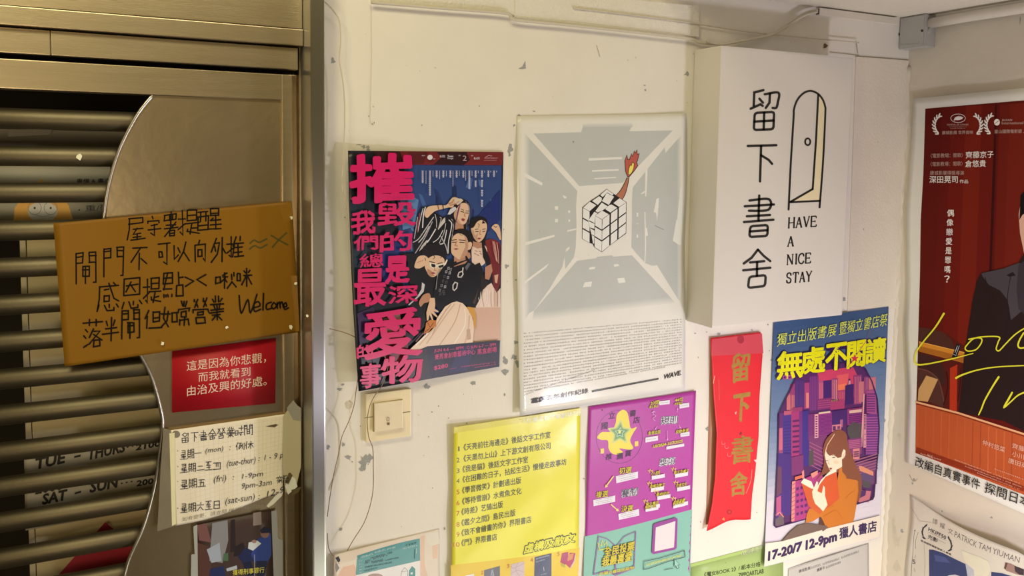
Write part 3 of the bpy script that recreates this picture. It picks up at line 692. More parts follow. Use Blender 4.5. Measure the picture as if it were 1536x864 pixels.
a.poly([(290, 790), (296, 787), (297, 880), (286, 880), (287, 832), (292, 831)], KR(150, 140, 115, 'aged_tape')); a.build('tape', t); a = Art(TS, step=1e-4); a.poly([(407, 767), (415, 765), (417, 806), (424, 812), (424, 880), (411, 880)], KR(140, 130, 112, 'aged_tape'))
a.build('tape', t)

# notices behind the bars
t = thing('doll_face_flyer', 'white flyer with an orange haired doll face behind the gate bars', 'flyer', at(90, 290, YD - .01))
S = Sheet([(-40, 242), (165, 242), (168, 352), (-40, 352)], plane=('Y', YD - 0.006), base=0.002)
DK = inker((128, 112, 82), rough=.55, bump=.03, albedo=.62)
S.mesh('flyer', DK(112, 96, 66, 'flyer_paper'), t, 2, 2)
a = Art(S)
a.poly([(20, 335), (22, 312), (38, 290), (55, 275), (64, 268), (66, 276), (86, 288), (103, 308), (110, 332)], DK(150, 100, 36), smooth=False)
a.ell(64, 318, 22, 16, DK(140, 122, 92))
for x in (52, 76): a.stroke([(x + 10 * math.cos(k), 312 + 10 * math.sin(k)) for k in [i * .5236 for i in range(12)]], .8, DK(90, 78, 60), closed=True, up=False); a.ell(x, 312, 1.6, 1.8, DK(40, 34, 28), up=False)
a.layer += 1; a.stroke([(55, 323), (64, 325), (74, 323)], .7, DK(100, 80, 60)); a.build('doll_face', t)
a = Art(S, start=4); kk = DK(38, 33, 28)
a.line('書億 & 書衣', (115, 276), (166, 275), 8, kk, bold=.01); a.build('black_lettering', t); a = Art(S, start=4); a.line('重/硬', (128, 317), (166, 315), 9, kk, bold=.01); a.ell(119, 315, 1.2, 1.2, kk); a.build('black_lettering', t)
t = thing('old_hours_sheet', 'yellowed paper with black marker hours for weekdays and weekends behind the bars', 'notice', at(140, 715, YD - .01))
S = Sheet([(36, 682), (243, 640), (240, 760), (38, 796)], plane=('Y', YD - 0.01), base=0.004, curl=lambda u, v: .002 + .004 * np.sin(u * 6) ** 2)
YO = inker((140, 122, 76), rough=.6, bump=.08, albedo=.62)
S.mesh('yellowed_paper', YO(122, 102, 58, 'yellowed_paper'), t, 30, 12)
a = Art(S, start=28); kk = mat('black_marker', (0.012, 0.010, 0.010), rough=0.5); G3 = lambda x, y: (x / 2.665, 540 + y / 2.665)
for s_, x0, y0, x1, y1, h, b in (('TUE', 138, 440, 258, 412, 46, .035), ('-', 296, 392, 322, 386, 8, .0), ('THURS', 348, 402, 498, 368, 46, .03), ('··', 505, 352, 535, 346, 6, 0), ('2100', 542, 362, 640, 345, 24, .04)):
    a.line(s_, G3(x0, y0), G3(x1, y1), h / 2.665, kk, bold=b, slant=.1, up=False)
a.build('black_handwriting', t)
a = Art(S, start=28)
for s_, x0, y0, x1, y1, h, b in (('2000', 140, 538, 250, 518, 40, .03), ('SAT', 168, 580, 265, 560, 44, .035), ('-', 298, 538, 324, 530, 8, 0), ('SUN', 358, 532, 468, 510, 46, .035), ('···', 482, 497, 530, 488, 6, 0), ('200', 545, 506, 612, 495, 24, .04), ('1200', 545, 470, 615, 455, 22, .04)):
    a.line(s_, G3(x0, y0), G3(x1, y1), h / 2.665, kk, bold=b, slant=.1, up=False)
a.build('black_handwriting', t)
t = thing('red_diamond_paper', 'red diamond paper with a gold character behind the lowest bars', 'decoration', at(160, 830, YD - .01))
S = Sheet([(90, 780), (240, 770), (240, 880), (90, 880)], plane=('Y', YD - .01), base=0.003)
a = Art(S, step=1e-4); RD = inker((150, 130, 100), rough=.6, albedo=.5)
a.poly([(158, 783), (222, 838), (150, 905), (88, 862)], RD(125, 18, 22, 'red_paper')); o = a.build('red_paper', t); sd = o.modifiers.new('thickness', 'SOLIDIFY'); sd.thickness = .0005
a = Art(S, step=1e-4, start=4); a.poly([(134, 828), (146, 822), (153, 828), (148, 838), (138, 838)], RD(150, 110, 40)); a.line('福', (138, 836), (149, 834), 9, RD(60, 35, 20)); a.poly([(157, 827), (168, 822), (166, 846), (155, 838)], RD(80, 16, 18)); a.build('gold_seal', t)
S = Sheet([(12, 190), (80, 190), (80, 205), (12, 205)], plane=('Y', YD - .03), base=0.0)
a = Art(S, step=1e-4); a.poly([(14, 194), (79, 194), (74, 202), (12, 205)], mat('grey_paper_strip', (.26, .24, .2), rough=.6)); o = a.build('paper_strip'); o.modifiers.new('thickness', 'SOLIDIFY').thickness = .0006
tag(o, 'grey paper strip behind the gap between the top two gate bars', 'paper')

# ------------------------------------------------------------------ theatre poster with four figures
t = thing('theatre_poster', 'dark theatre poster with big pink brush characters and four posing performers', 'poster', at(640, 400))
CUR = lambda u, v: 0.026 * (1 - u) ** 2.4 * np.clip(v * 3 + .5, 0, 1) + 0.003 * np.sin(v * 8 + 1) * (1 - u)
S = Sheet([(522, 226), (755, 228), (749, 550), (538, 587)], base=0.003, curl=CUR, warp=lambda u, v: (3.0 * math.sin(math.pi * v) * (1 - u) * -1, 0))
BK = inker((222, 206, 172), rough=0.33, bump=0.05, bscale=10, albedo=.78)
S.mesh('poster_sheet', BK(20, 20, 30, 'black_print'), t)
a = Art(S, step=2.2e-5)
Z8 = lambda x, y: (640 + x / 7.857, 220 + y / 7.857)
Z7 = lambda x, y: (620 + x / 7.2, 280 + y / 7.2)
Z6 = lambda x, y: (600 + x / 5.7625, 380 + y / 5.76)
V8 = lambda *p: [Z8(*q) for q in p]; V7 = lambda *p: [Z7(*q) for q in p]; V6 = lambda *p: [Z6(*q) for q in p]
# painted blue backdrop and red banner
a.poly([(608, 247), (752.5, 248), (750, 470), (612, 470), (600, 400), (596, 300)], BK(46, 64, 100))
rd = random.Random(5)
for k in range(46):
    x = rd.uniform(602, 748); y = rd.uniform(252, 400); w = rd.uniform(3, 10); h = rd.uniform(10, 40); c = rd.choice([(50, 70, 108), (36, 50, 84), (64, 90, 126), (30, 40, 70), (96, 124, 150), (46, 64, 102), (74, 100, 136)])
    sx = rd.uniform(-8, 14)
    x = min(x, 742 - max(0, sx)); y2 = min(y + h, 430)
    a.poly([(x, y), (x + w * .6, y + 3), (min(751, x + w + sx), y2), (x + sx, y2 - 4)], BK(*c))
a.poly([(600, 300), (612, 290), (628, 300), (622, 340), (604, 345)], BK(88, 118, 142)); a.poly([(712, 330), (750, 285), (750, 330), (730, 350)], BK(32, 44, 90))
a.poly([(525, 300), (545, 300), (555, 420), (532, 430)], BK(22, 38, 46)); a.poly([(572, 380), (600, 350), (604, 420), (574, 425)], BK(34, 46, 96)); a.poly([(536, 470), (560, 460), (568, 500), (540, 520)], BK(50, 26, 58)); a.poly([(545, 500), (575, 490), (590, 520), (560, 545)], BK(24, 42, 50))
a.poly([(575, 478), (600, 470), (606, 505), (580, 520)], BK(150, 105, 80)); a.poly([(574, 515), (612, 510), (612, 540), (578, 548)], BK(120, 40, 44)); a.poly([(610, 540), (640, 520), (680, 545), (640, 566)], BK(26, 30, 64))
a.poly([(600, 227), (755, 228), (753, 248), (600, 247)], BK(112, 34, 30)); a.poly([(655, 228), (700, 228), (705, 240), (695, 248), (650, 247), (662, 236)], BK(50, 22, 24)); a.poly([(612, 228), (640, 228), (636, 246), (612, 247)], BK(84, 28, 26)); a.poly([(560, 227), (600, 227), (606, 247), (565, 240)], BK(52, 18, 20))
a.build('printed_backdrop', t)

skin, skin2, hair, blk = BK(214, 168, 122), BK(178, 122, 84), BK(22, 16, 15), BK(14, 13, 16)
a = Art(S, step=2.2e-5, start=70)
# right-hand woman: red shawl, lace dress
a.poly(V6((560, 420), (640, 300), (720, 180), (790, 60), (862, 40), (868, 330), (866, 460), (868, 755), (640, 780), (600, 600)), BK(22, 17, 17))
a.poly(V7((775, 585), (820, 565), (880, 572), (930, 600), (942, 640), (945, 864), (830, 864), (800, 720)), BK(120, 34, 30))
a.poly(V6((780, 0), (866, 0), (866, 260), (838, 330), (810, 340), (800, 180), (775, 90)), BK(112, 30, 30))
for k in range(9): a.stroke(V7((830 + k * 12, 580 + k * 4), (850 + k * 11, 700), (880 + k * 7, 780 + 8 * k)), .8, BK(*rd.choice([(200, 110, 90), (80, 18, 20), (215, 160, 130)])), smooth=True)
a.poly(V7((632, 650), (700, 640), (780, 640), (800, 740), (770, 830), (700, 864), (640, 840), (630, 740)), BK(222, 184, 146), smooth=True)
a.poly(V6((655, 460), (700, 380), (720, 300), (790, 255), (812, 300), (835, 340), (868, 300), (868, 470), (860, 560), (680, 545)), BK(222, 186, 150))
a.poly(V6((640, 470), (868, 465), (868, 752), (630, 775)), BK(206, 160, 122))
for k in range(12): a.stroke(V6((690 + k * 14, 300 + (k % 4) * 12), (680 + k * 15, 380), (700 + k * 13, 460)), .7, BK(*rd.choice([(180, 130, 100), (240, 215, 185), (120, 80, 60)])), smooth=True)
a.poly(V7((645, 560), (740, 580), (745, 660), (690, 668), (640, 640)), skin2)
a.poly(V7((615, 480), (610, 400), (630, 350), (680, 325), (740, 322), (790, 350), (805, 410), (798, 470), (770, 590), (700, 600), (640, 580)), hair, smooth=True)
a.poly(V7((622, 455), (650, 440), (690, 380), (740, 360), (785, 390), (796, 440), (780, 510), (750, 570), (705, 600), (665, 570), (640, 520)), skin, smooth=True)
a.poly(V7((700, 500), (690, 560), (705, 600), (665, 570), (640, 520), (622, 455), (650, 470), (665, 530)), BK(188, 138, 100)); a.poly(V7((738, 340), (750, 360), (742, 400), (780, 395), (760, 372)), hair); a.stroke(V7((700, 400), (712, 410), (705, 440)), 0.80, hair)
a.stroke(V7((668, 462), (700, 458)), 0.98, hair); a.stroke(V7((748, 462), (778, 456)), 0.98, hair); a.stroke(V7((672, 485), (702, 485)), 1.06, hair); a.stroke(V7((750, 485), (775, 482)), 1.06, hair); a.stroke(V7((722, 470), (718, 515), (730, 518)), 1.24, skin2); a.poly(V7((688, 560), (708, 550), (732, 556), (712, 574)), BK(140, 50, 46))
a.poly(V7((738, 600), (775, 560), (770, 640), (830, 780), (835, 860), (800, 864), (752, 760)), hair)
for (x, y) in ((660, 720), (690, 735), (720, 720), (670, 690), (710, 695)): a.stroke(V7((x, y), (x + 18, y + 10)), .8, BK(120, 70, 55))
a.poly(V7((845, 440), (880, 405), (915, 410), (935, 450), (945, 520), (945, 575), (925, 560), (895, 500), (870, 470)), skin, smooth=True); a.stroke(V7((870, 425), (890, 440), (905, 430)), 0.89, hair)
a.poly(V6((600, 120), (690, 80), (720, 150), (700, 330), (650, 460), (600, 440)), BK(20, 16, 16)); a.poly(V6((735, 120), (790, 90), (800, 150), (770, 230), (735, 220)), BK(180, 120, 84)); a.poly(V6((815, 190), (850, 180), (840, 260), (820, 250)), BK(205, 150, 112))
a.poly(V6((705, 190), (735, 225), (770, 260), (735, 300), (700, 330)), BK(40, 26, 22)); a.poly(V6((610, 420), (650, 300), (680, 300), (650, 440)), BK(70, 48, 36))
a.build('printed_woman_in_red', t)

a = Art(S, step=2.2e-5, start=130)
# left-hand woman: striped robe, raised arm
a.poly(V7((0, 600), (20, 450), (60, 300), (95, 220), (160, 210), (250, 290), (330, 330), (400, 300), (440, 360), (450, 470), (420, 560), (410, 700), (390, 740), (200, 760), (0, 740)), blk)
a.poly(V7((120, 290), (150, 225), (210, 205), (300, 200), (360, 195), (420, 120), (470, 118), (500, 150), (490, 200), (440, 225), (380, 225), (320, 240), (240, 262), (190, 300), (155, 335), (130, 325)), skin, smooth=True)
for st in (((130, 225), (110, 300), (100, 440)), ((105, 235), (78, 340), (48, 490)), ((235, 300), (250, 370), (250, 440)), ((218, 330), (150, 430), (60, 560), (0, 600)), ((205, 380), (120, 560), (20, 720)), ((240, 460), (180, 560), (150, 600)), ((320, 470), (270, 560), (215, 600)), ((350, 400), (330, 500), (280, 610)), ((385, 360), (415, 400), (400, 500), (380, 600), (375, 720)), ((410, 350), (435, 400), (410, 600)), ((360, 470), (330, 600), (290, 620)), ((45, 330), (30, 440), (10, 560)), ((290, 330), (300, 350), (270, 460)), ((300, 540), (350, 640), (372, 720)), ((170, 430), (110, 540), (60, 600))):
    a.stroke(V7(*st), rd.choice([1.0, 1.3, 1.6]), BK(*rd.choice([(190, 175, 155), (215, 200, 180), (170, 155, 140)])), smooth=True)
a.poly(V7((320, 350), (345, 330), (345, 380), (270, 465), (262, 460), (290, 400)), BK(196, 176, 150)); a.poly(V7((140, 580), (155, 575), (130, 640), (60, 700), (90, 640)), BK(190, 170, 145)); a.stroke(V7((70, 290), (50, 420), (45, 490)), 1.6, BK(140, 50, 60), smooth=True)
a.poly(V7((420, 300), (440, 200), (490, 150), (560, 145), (605, 180), (615, 260), (600, 400), (560, 460), (470, 470), (440, 420)), hair, smooth=True)
a.poly(V7((455, 380), (540, 400), (545, 455), (450, 465)), skin2); a.poly(V7((440, 290), (470, 240), (500, 190), (550, 175), (595, 200), (605, 260), (590, 340), (560, 400), (520, 405), (480, 385), (450, 350)), skin, smooth=True)
a.poly(V7((440, 290), (470, 240), (480, 300), (480, 350), (510, 390), (520, 405), (480, 385), (450, 350)), BK(190, 140, 100))
for st in (((500, 180), (480, 260), (450, 440)), ((520, 170), (500, 230), (470, 350)), ((595, 180), (610, 260), (600, 400)), ((565, 160), (590, 200), (608, 300)), ((580, 380), (575, 460))): a.stroke(V7(*st), .7, BK(120, 112, 110), smooth=True)
a.stroke(V7((500, 185), (485, 260), (458, 380)), 1.5, BK(110, 40, 60), smooth=True)
a.stroke(V7((512, 240), (545, 255)), 0.89, hair); a.stroke(V7((568, 262), (598, 265)), 0.89, hair); a.stroke(V7((512, 266), (545, 276)), 1.15, hair); a.stroke(V7((568, 284), (596, 286)), 1.15, hair); a.stroke(V7((560, 280), (550, 315), (562, 322)), 1.24, skin2); a.poly(V7((515, 350), (535, 340), (560, 350), (548, 372), (528, 370)), BK(140, 52, 50))
a.poly(V7((370, 300), (400, 240), (450, 215), (470, 240), (440, 270), (400, 300)), BK(200, 185, 165)); a.poly(V7((430, 120), (520, 130), (540, 150), (480, 200), (450, 180)), BK(206, 176, 136)); a.stroke(V7((318, 195), (326, 250)), 1.15, hair); a.stroke(V7((265, 205), (275, 248)), .9, BK(90, 60, 50)); a.stroke(V7((385, 185), (420, 170), (440, 140)), 1.24, skin2); a.stroke(V7((400, 200), (450, 190), (490, 160)), 1.24, skin2)
a.build('printed_woman_in_stripes', t)

a = Art(S, step=2.2e-5, start=175)
# crouching figure with white sunglasses
a.poly(V6((0, 0), (130, 0), (240, 30), (420, 60), (400, 250), (330, 420), (250, 600), (120, 720), (60, 560), (100, 300), (60, 200), (70, 80)), blk)
a.poly(V7((90, 720), (110, 650), (170, 620), (250, 620), (320, 660), (350, 720), (345, 864), (150, 864), (120, 780)), hair, smooth=True)
a.poly(V6((215, 110), (240, 50), (290, 20), (350, 25), (385, 60), (370, 130), (330, 180), (285, 205), (250, 190), (228, 150)), skin, smooth=True); a.poly(V6((235, 130), (270, 150), (300, 195), (260, 200), (235, 165)), skin2)
for st in (((250, 30), (265, 10), (300, 30), (285, 50)), ((330, 0), (360, 20), (350, 40))): a.stroke(V6(*st), .8, hair, smooth=True)
wg = BK(226, 208, 170)
a.poly(V6((255, 75), (265, 85), (310, 90), (315, 125), (290, 132), (262, 115)), wg); a.poly(V6((322, 100), (385, 85), (405, 50), (412, 60), (390, 110), (360, 132), (330, 130)), wg); a.stroke(V6((310, 105), (328, 112)), 1.4, wg)
a.poly(V6((270, 90), (305, 95), (308, 118), (288, 122), (272, 112)), blk); a.poly(V6((332, 108), (378, 96), (375, 115), (352, 126), (334, 124)), blk)
a.poly(V6((262, 170), (285, 160), (310, 172), (285, 180)), BK(140, 66, 58)); a.stroke(V6((250, 70), (300, 80)), 1.06, hair); a.stroke(V6((325, 90), (365, 80)), 1.06, hair); a.stroke(V6((300, 120), (298, 148), (312, 150)), 1.24, skin2)
a.poly(V6((125, 120), (140, 60), (165, 25), (215, 20), (250, 50), (245, 85), (200, 115), (165, 130)), skin, smooth=True); a.stroke(V6((150, 80), (200, 60)), 1.08, skin2); a.stroke(V6((215, 40), (222, 60)), 1.06, hair)
a.poly(V6((190, 250), (215, 270), (205, 330), (170, 370), (80, 450), (70, 445), (150, 370), (185, 310)), BK(190, 178, 160))
a.build('printed_figure_in_sunglasses', t)
a = Art(S, step=2.2e-5, start=205)
# central man in black
a.poly(V6((290, 330), (320, 200), (370, 120), (440, 60), (560, 40), (640, 90), (700, 180), (680, 300), (610, 470), (560, 440), (440, 430), (340, 500), (290, 430)), blk)
a.poly(V7((440, 740), (580, 690), (600, 640), (620, 760), (560, 830), (440, 864)), skin2); a.poly(V6((455, 80), (575, 20), (600, 60), (560, 70), (470, 110)), blk)
a.poly(V7((430, 520), (450, 480), (510, 455), (590, 470), (635, 540), (640, 620), (620, 700), (590, 700), (570, 560)), hair, smooth=True)
a.poly(V7((408, 690), (412, 600), (430, 540), (480, 505), (545, 520), (585, 570), (595, 640), (580, 700), (560, 740), (500, 790), (455, 760), (420, 730)), skin, smooth=True); a.poly(V7((585, 620), (615, 595), (635, 620), (620, 670), (588, 680)), skin, smooth=True)
a.poly(V7((440, 760), (500, 790), (560, 745), (565, 790), (470, 820)), skin2)
a.poly(V7((545, 520), (585, 570), (595, 640), (580, 700), (560, 740), (500, 790), (530, 720), (560, 650), (560, 580)), BK(184, 134, 96)); a.stroke(V7((415, 580), (465, 572)), 1.15, hair); a.stroke(V7((495, 575), (560, 580)), 1.15, hair); a.stroke(V7((420, 600), (462, 600)), 1.15, hair); a.stroke(V7((500, 600), (552, 604)), 1.15, hair); a.stroke(V7((470, 590), (450, 635), (478, 642)), 1.55, skin2); a.poly(V7((430, 672), (460, 662), (495, 670), (462, 686)), BK(160, 88, 74)); a.stroke(V7((500, 510), (515, 525), (540, 520)), 0.53, hair)
for x, y in [(345, 320), (360, 280), (372, 240), (385, 200), (400, 160), (420, 130), (375, 330), (390, 290), (402, 250), (415, 210), (430, 170), (440, 140), (350, 350), (380, 350)]:
    a.poly(V6((x - 9, y - 12), (x + 10, y - 15), (x + 8, y + 10), (x - 11, y + 12)), BK(*rd.choice([(110, 104, 98), (70, 66, 64), (150, 142, 132)]))); a.poly(V6((x - 4, y - 5), (x + 4, y - 7), (x + 3, y + 4), (x - 5, y + 5)), blk)
st = BK(196, 180, 156)
a.poly(V6((560, 120), (590, 80), (612, 90), (575, 150)), BK(92, 88, 84)); a.stroke(V6((500, 195), (510, 165), (540, 155), (545, 180), (530, 205), (505, 205)), 1.7, st, closed=True); a.stroke(V6((458, 310), (458, 275), (475, 250), (497, 258), (490, 300), (470, 320)), 1.7, st, closed=True); a.stroke(V6((545, 125), (540, 160)), 1.8, st)
a.stroke(V6((350, 130), (325, 190), (310, 310)), 1.0, BK(140, 130, 120), smooth=True)
# pale skirt, hands and tassels
a.poly(V6((75, 840), (160, 760), (290, 650), (320, 560), (390, 460), (450, 425), (490, 415), (540, 430), (580, 470), (620, 540), (642, 620), (630, 770), (500, 790), (180, 835)), BK(226, 190, 148), smooth=False)
for stt in (((470, 440), (380, 560), (230, 780)), ((520, 440), (470, 600), (330, 810)), ((560, 480), (560, 620), (470, 780)), ((600, 540), (590, 660), (560, 780)), ((400, 480), (330, 600), (170, 790)), ((440, 440), (350, 560), (280, 700)), ((140, 790), (240, 690))):
    a.stroke(V6(*stt), rd.choice([1.4, 2.2]), BK(*rd.choice([(196, 152, 112), (240, 212, 174), (206, 166, 124)])), smooth=True)
a.poly(V6((575, 660), (605, 650), (615, 740), (580, 750)), BK(190, 150, 112))
a.poly(V6((165, 420), (200, 360), (250, 345), (265, 380), (245, 420), (210, 430), (182, 460), (172, 455)), skin2, smooth=True)
a.poly(V6((250, 430), (260, 385), (300, 385), (305, 440), (300, 480), (335, 500), (330, 510), (290, 500), (325, 545), (318, 555), (270, 515), (290, 585), (282, 592), (255, 530), (245, 580), (232, 580), (228, 510)), skin)
a.poly(V6((225, 600), (260, 575), (315, 580), (310, 630), (270, 650), (240, 690), (205, 690), (220, 640)), BK(190, 110, 38)); a.stroke(V6((240, 600), (260, 640), (290, 600)), 1.1, BK(110, 56, 24)); a.stroke(V6((215, 680), (255, 650)), 1.1, BK(110, 56, 24))
a.poly(V6((580, 460), (640, 470), (660, 540), (655, 640), (640, 650), (630, 560), (600, 510)), BK(205, 140, 52)); a.stroke(V6((140, 760), (200, 690), (220, 700)), 2.0, BK(110, 66, 60))
a.build('printed_man_in_black', t)

a = Art(S, step=2.2e-5, start=270)
a.poly([(605, 535), (641, 519.5), (750, 510.5), (749, 550), (640, 569), (604, 574)], BK(24, 22, 40))
a.poly([(612, 545), (640, 522), (646, 568), (614, 572)], BK(34, 30, 30)); a.poly([(690, 520), (712, 518), (700, 556), (672, 560)], BK(34, 32, 66))
pk = BK(206, 66, 100, 'pink_print')
a.line('JUN 4-6 — 8PM', (651, 530), (695, 525), 6, pk, bold=.02); a.line('○ JUN 6-7 — 3PM', (700, 525), (744, 520), 6, pk, bold=.02)
a.line('賽馬會創意藝術中心', (652, 540), (713, 531.5), 8.5, pk, bold=.01); a.line('黑盒劇場', (716, 532), (745, 528), 8.5, pk, bold=.01)
a.line('$280', (651, 556), (672, 552), 7, pk, bold=.045)
a.ticks((692, 551), (744, 544), 1.6, pk, 30); a.ticks((674, 554), (685, 552), .8, pk, 6); a.ticks((712, 552), (744, 547), 1.4, pk, 20)
a.build('event_lettering', t)
a = Art(S, step=2.2e-5, start=290); wt = BK(212, 196, 182, 'white_print')
a.ell(645, 236, 4, 3.8, wt); a.ticks((650, 239), (653, 239), 1.5, wt, 3); a.ticks((633, 234), (638, 234), 1.4, wt, 4); a.ticks((660, 236), (668, 236), 3, wt, 5); a.line('Team', (671, 236), (680, 236), 3.4, wt, bold=.03); a.line('Troupe', (671, 239.5), (680, 239.5), 3.2, wt, bold=.03)
a.line('2', (694, 241), (700, 241), 7.5, BK(190, 150, 140), bold=-.005); a.ticks((688, 234), (691, 234), 1.6, wt, 3); a.ticks((707, 234), (710, 234), 1.4, wt, 3); a.ticks((711, 239), (720, 239), 3, wt, 4); a.ticks((727, 238), (747, 238), 1.6, BK(200, 150, 140), 18); a.ticks((726, 241), (745, 241), 1, BK(190, 130, 120), 16); a.stroke([(728, 236), (733, 233), (738, 234)], .6, BK(200, 150, 140))
a.build('top_logos', t)
a = Art(S, step=2.2e-5, start=300)
def vt(x, y0, y1, w, n):
    for k in range(n):
        yy = y0 + (y1 - y0) * k / n; hh = (y1 - y0) / n * .8
        a.poly([(x - w / 2, yy), (x + w / 2, yy), (x + w / 2, yy + hh * .25), (x - w / 2, yy + hh * .25)], wt, up=False); a.poly([(x - w * .1, yy + .1), (x + w * .12, yy + .1), (x + w * .12, yy + hh), (x - w * .1, yy + hh)], wt, up=False); a.poly([(x - w * .4, yy + hh * .7), (x + w * .4, yy + hh * .7), (x + w * .4, yy + hh * .9), (x - w * .4, yy + hh * .9)], wt, up=False)
for x, y0, y1, n in ((741, 256, 266, 3), (732.5, 256, 266, 3), (723, 256, 267, 3), (723, 270, 281, 3), (723, 285, 295, 3), (723, 300, 311, 3), (713.5, 256, 267, 3), (713.5, 271, 281, 3), (704, 256, 284, 9), (695, 256, 267, 3), (685, 256, 267, 3), (675.5, 256, 267, 3), (665, 256, 267, 3), (655, 256, 267, 3), (645, 256, 294, 12), (634, 256, 275, 6)):
    vt(x, y0, y1, 3.4, n)
for x, y0, y1, n in ((745, 256, 259, 2), (736, 256, 259, 2), (727, 256, 259, 2), (717.5, 256, 260, 2), (708, 256, 264, 4), (698.5, 256, 271, 8), (689, 256, 264, 4), (679.5, 256, 280, 12), (669.5, 256, 265, 5), (659.5, 256, 269, 7), (649.5, 256, 265, 5), (639, 256, 276, 10)): vt(x, y0, y1, 1.2, n)
a.build('cast_columns', t)
a = Art(S, step=4e-5, start=180); pk = BK(205, 26, 80, 'pink_brush')
for ch, x0, y0, x1, y1, b, sk in (('摧', 524, 229, 621, 306, 0.037, 4), ('毀', 566, 302, 624, 340, 0.027, 2), ('我', 527, 315, 563, 352, 0.027, 2), ('的', 570, 345, 619, 379, 0.031, 4), ('們', 531, 352, 567, 376, 0.024, 2), ('是', 578, 383, 614, 426, 0.034, 2), ('總', 540, 379, 575, 402, 0.020, 2), ('最', 531, 402, 579, 460, 0.018, 2), ('深', 582, 427, 627, 457, 0.024, 3), ('愛', 545, 459, 633, 540, 0.024, 8), ('的', 535, 516, 560, 538, 0.020, 2), ('物', 572, 531, 634, 577, 0.034, 5), ('事', 540, 544, 571, 583, 0.024, 3)):
    a.glyph(ch, (x0, y1), (x1, y1 - sk), (0, -(y1 - y0 - sk)), pk, bold=b, jit=.45, res=3)
a.build('pink_brush_title', t)

# ------------------------------------------------------------------ white poster with the puzzle cube
t = thing('cube_poster', 'white poster of a puzzle cube with an arm holding a flame in a grey room', 'poster', at(900, 400))
S = Sheet([(776, 174), (1029, 170), (1027, 584), (780, 624)], base=0.002, curl=lambda u, v: 0.004 * np.sin(v * 9 + u * 2) ** 2 * np.abs(2 * u - 1) ** 3 + 0.006 * np.clip(1 - u * 8, 0, 1) * v + 0.006 * np.clip(v * 6 - 5, 0, 1) * (1 - u),
          warp=lambda u, v: (2.5 * math.sin(v * 9) * u * (1 - v) - (2 if .1 < v < .9 else 0) * (1 - u) * math.sin(3.14 * v), 0))
CB = inker((226, 214, 190), rough=0.2, bump=0.09, bscale=9, albedo=.80, spec=.5)
S.mesh('poster_sheet', CB(226, 214, 190, 'white_poster_paper'), t)
gy = [CB(*[int(g + (w - g) * k) for g, w in zip((188, 183, 166), (226, 214, 190))]) for k in (0, .2, .4, .6, .8)]
A = lambda *p: [(770 + x / 4.8, 165 + y / 4.8) for x, y in p]
B = lambda *p: [(770 + x / 4.8, 330 + y / 4.8) for x, y in p]
a = Art(S)
a.poly(A((145, 170), (488, 160), (500, 125), (852, 120), (835, 153), (1148, 147), (785, 525), (475, 548)), gy[0])
for k, (y0, y1) in enumerate(((118, 125), (111, 118), (104, 111), (97, 104))): a.poly(A((500, y1), (500, y0), (864 - k * 2, y0 - 3), (855 - k, y1 - 3)), gy[1 + k], up=False)
a.layer += 1
lw = A((115, 205), (460, 582), (452, 690)) + B((455, 60), (449, 200), (436, 268), (375, 352), (369, 268), (352, 340), (262, 495), (150, 650), (115, 670))
a.poly(lw, gy[0])
for k in range(4):
    x1 = 115 - k * 8; x0 = x1 - 8
    a.poly(A((x1, 205 - k * 9), (x0, 196 - k * 9)) + B((x0, 682 + k * 12), (x1, 670 + k * 12)), gy[1 + k], up=False)
a.layer += 1
a.poly(A((1180, 215), (1095, 310), (1090, 270), (860, 560), (856, 640)) + B((853, 95), (850, 195), (890, 245), (950, 310), (1000, 330), (1034, 325), (1180, 560)), gy[0])
for k in range(4):
    x0 = 1180 + k * 7; a.poly(A((x0, 215 - k * 7), (x0 + 7, 208 - k * 7)) + B((x0 + 7, 570 + k * 9), (x0, 560 + k * 9)), gy[1 + k], up=False)
a.layer += 1
a.poly(B((460, 295), (595, 277), (605, 265), (712, 255), (718, 265), (855, 255), (1120, 545), (150, 655)), gy[0])
for k in range(5):
    f0, f1 = k / 5, (k + 1) / 5
    a.poly(B((150 - 12 * f0, 655 + 65 * f0), (1120 + 45 * f0, 545 + 50 * f0), (1120 + 45 * f1, 545 + 50 * f1), (150 - 12 * f1, 655 + 65 * f1)), gy[min(4, k)] if k < 5 else gy[4], up=False)
a.layer += 1
wh = CB(228, 217, 194)
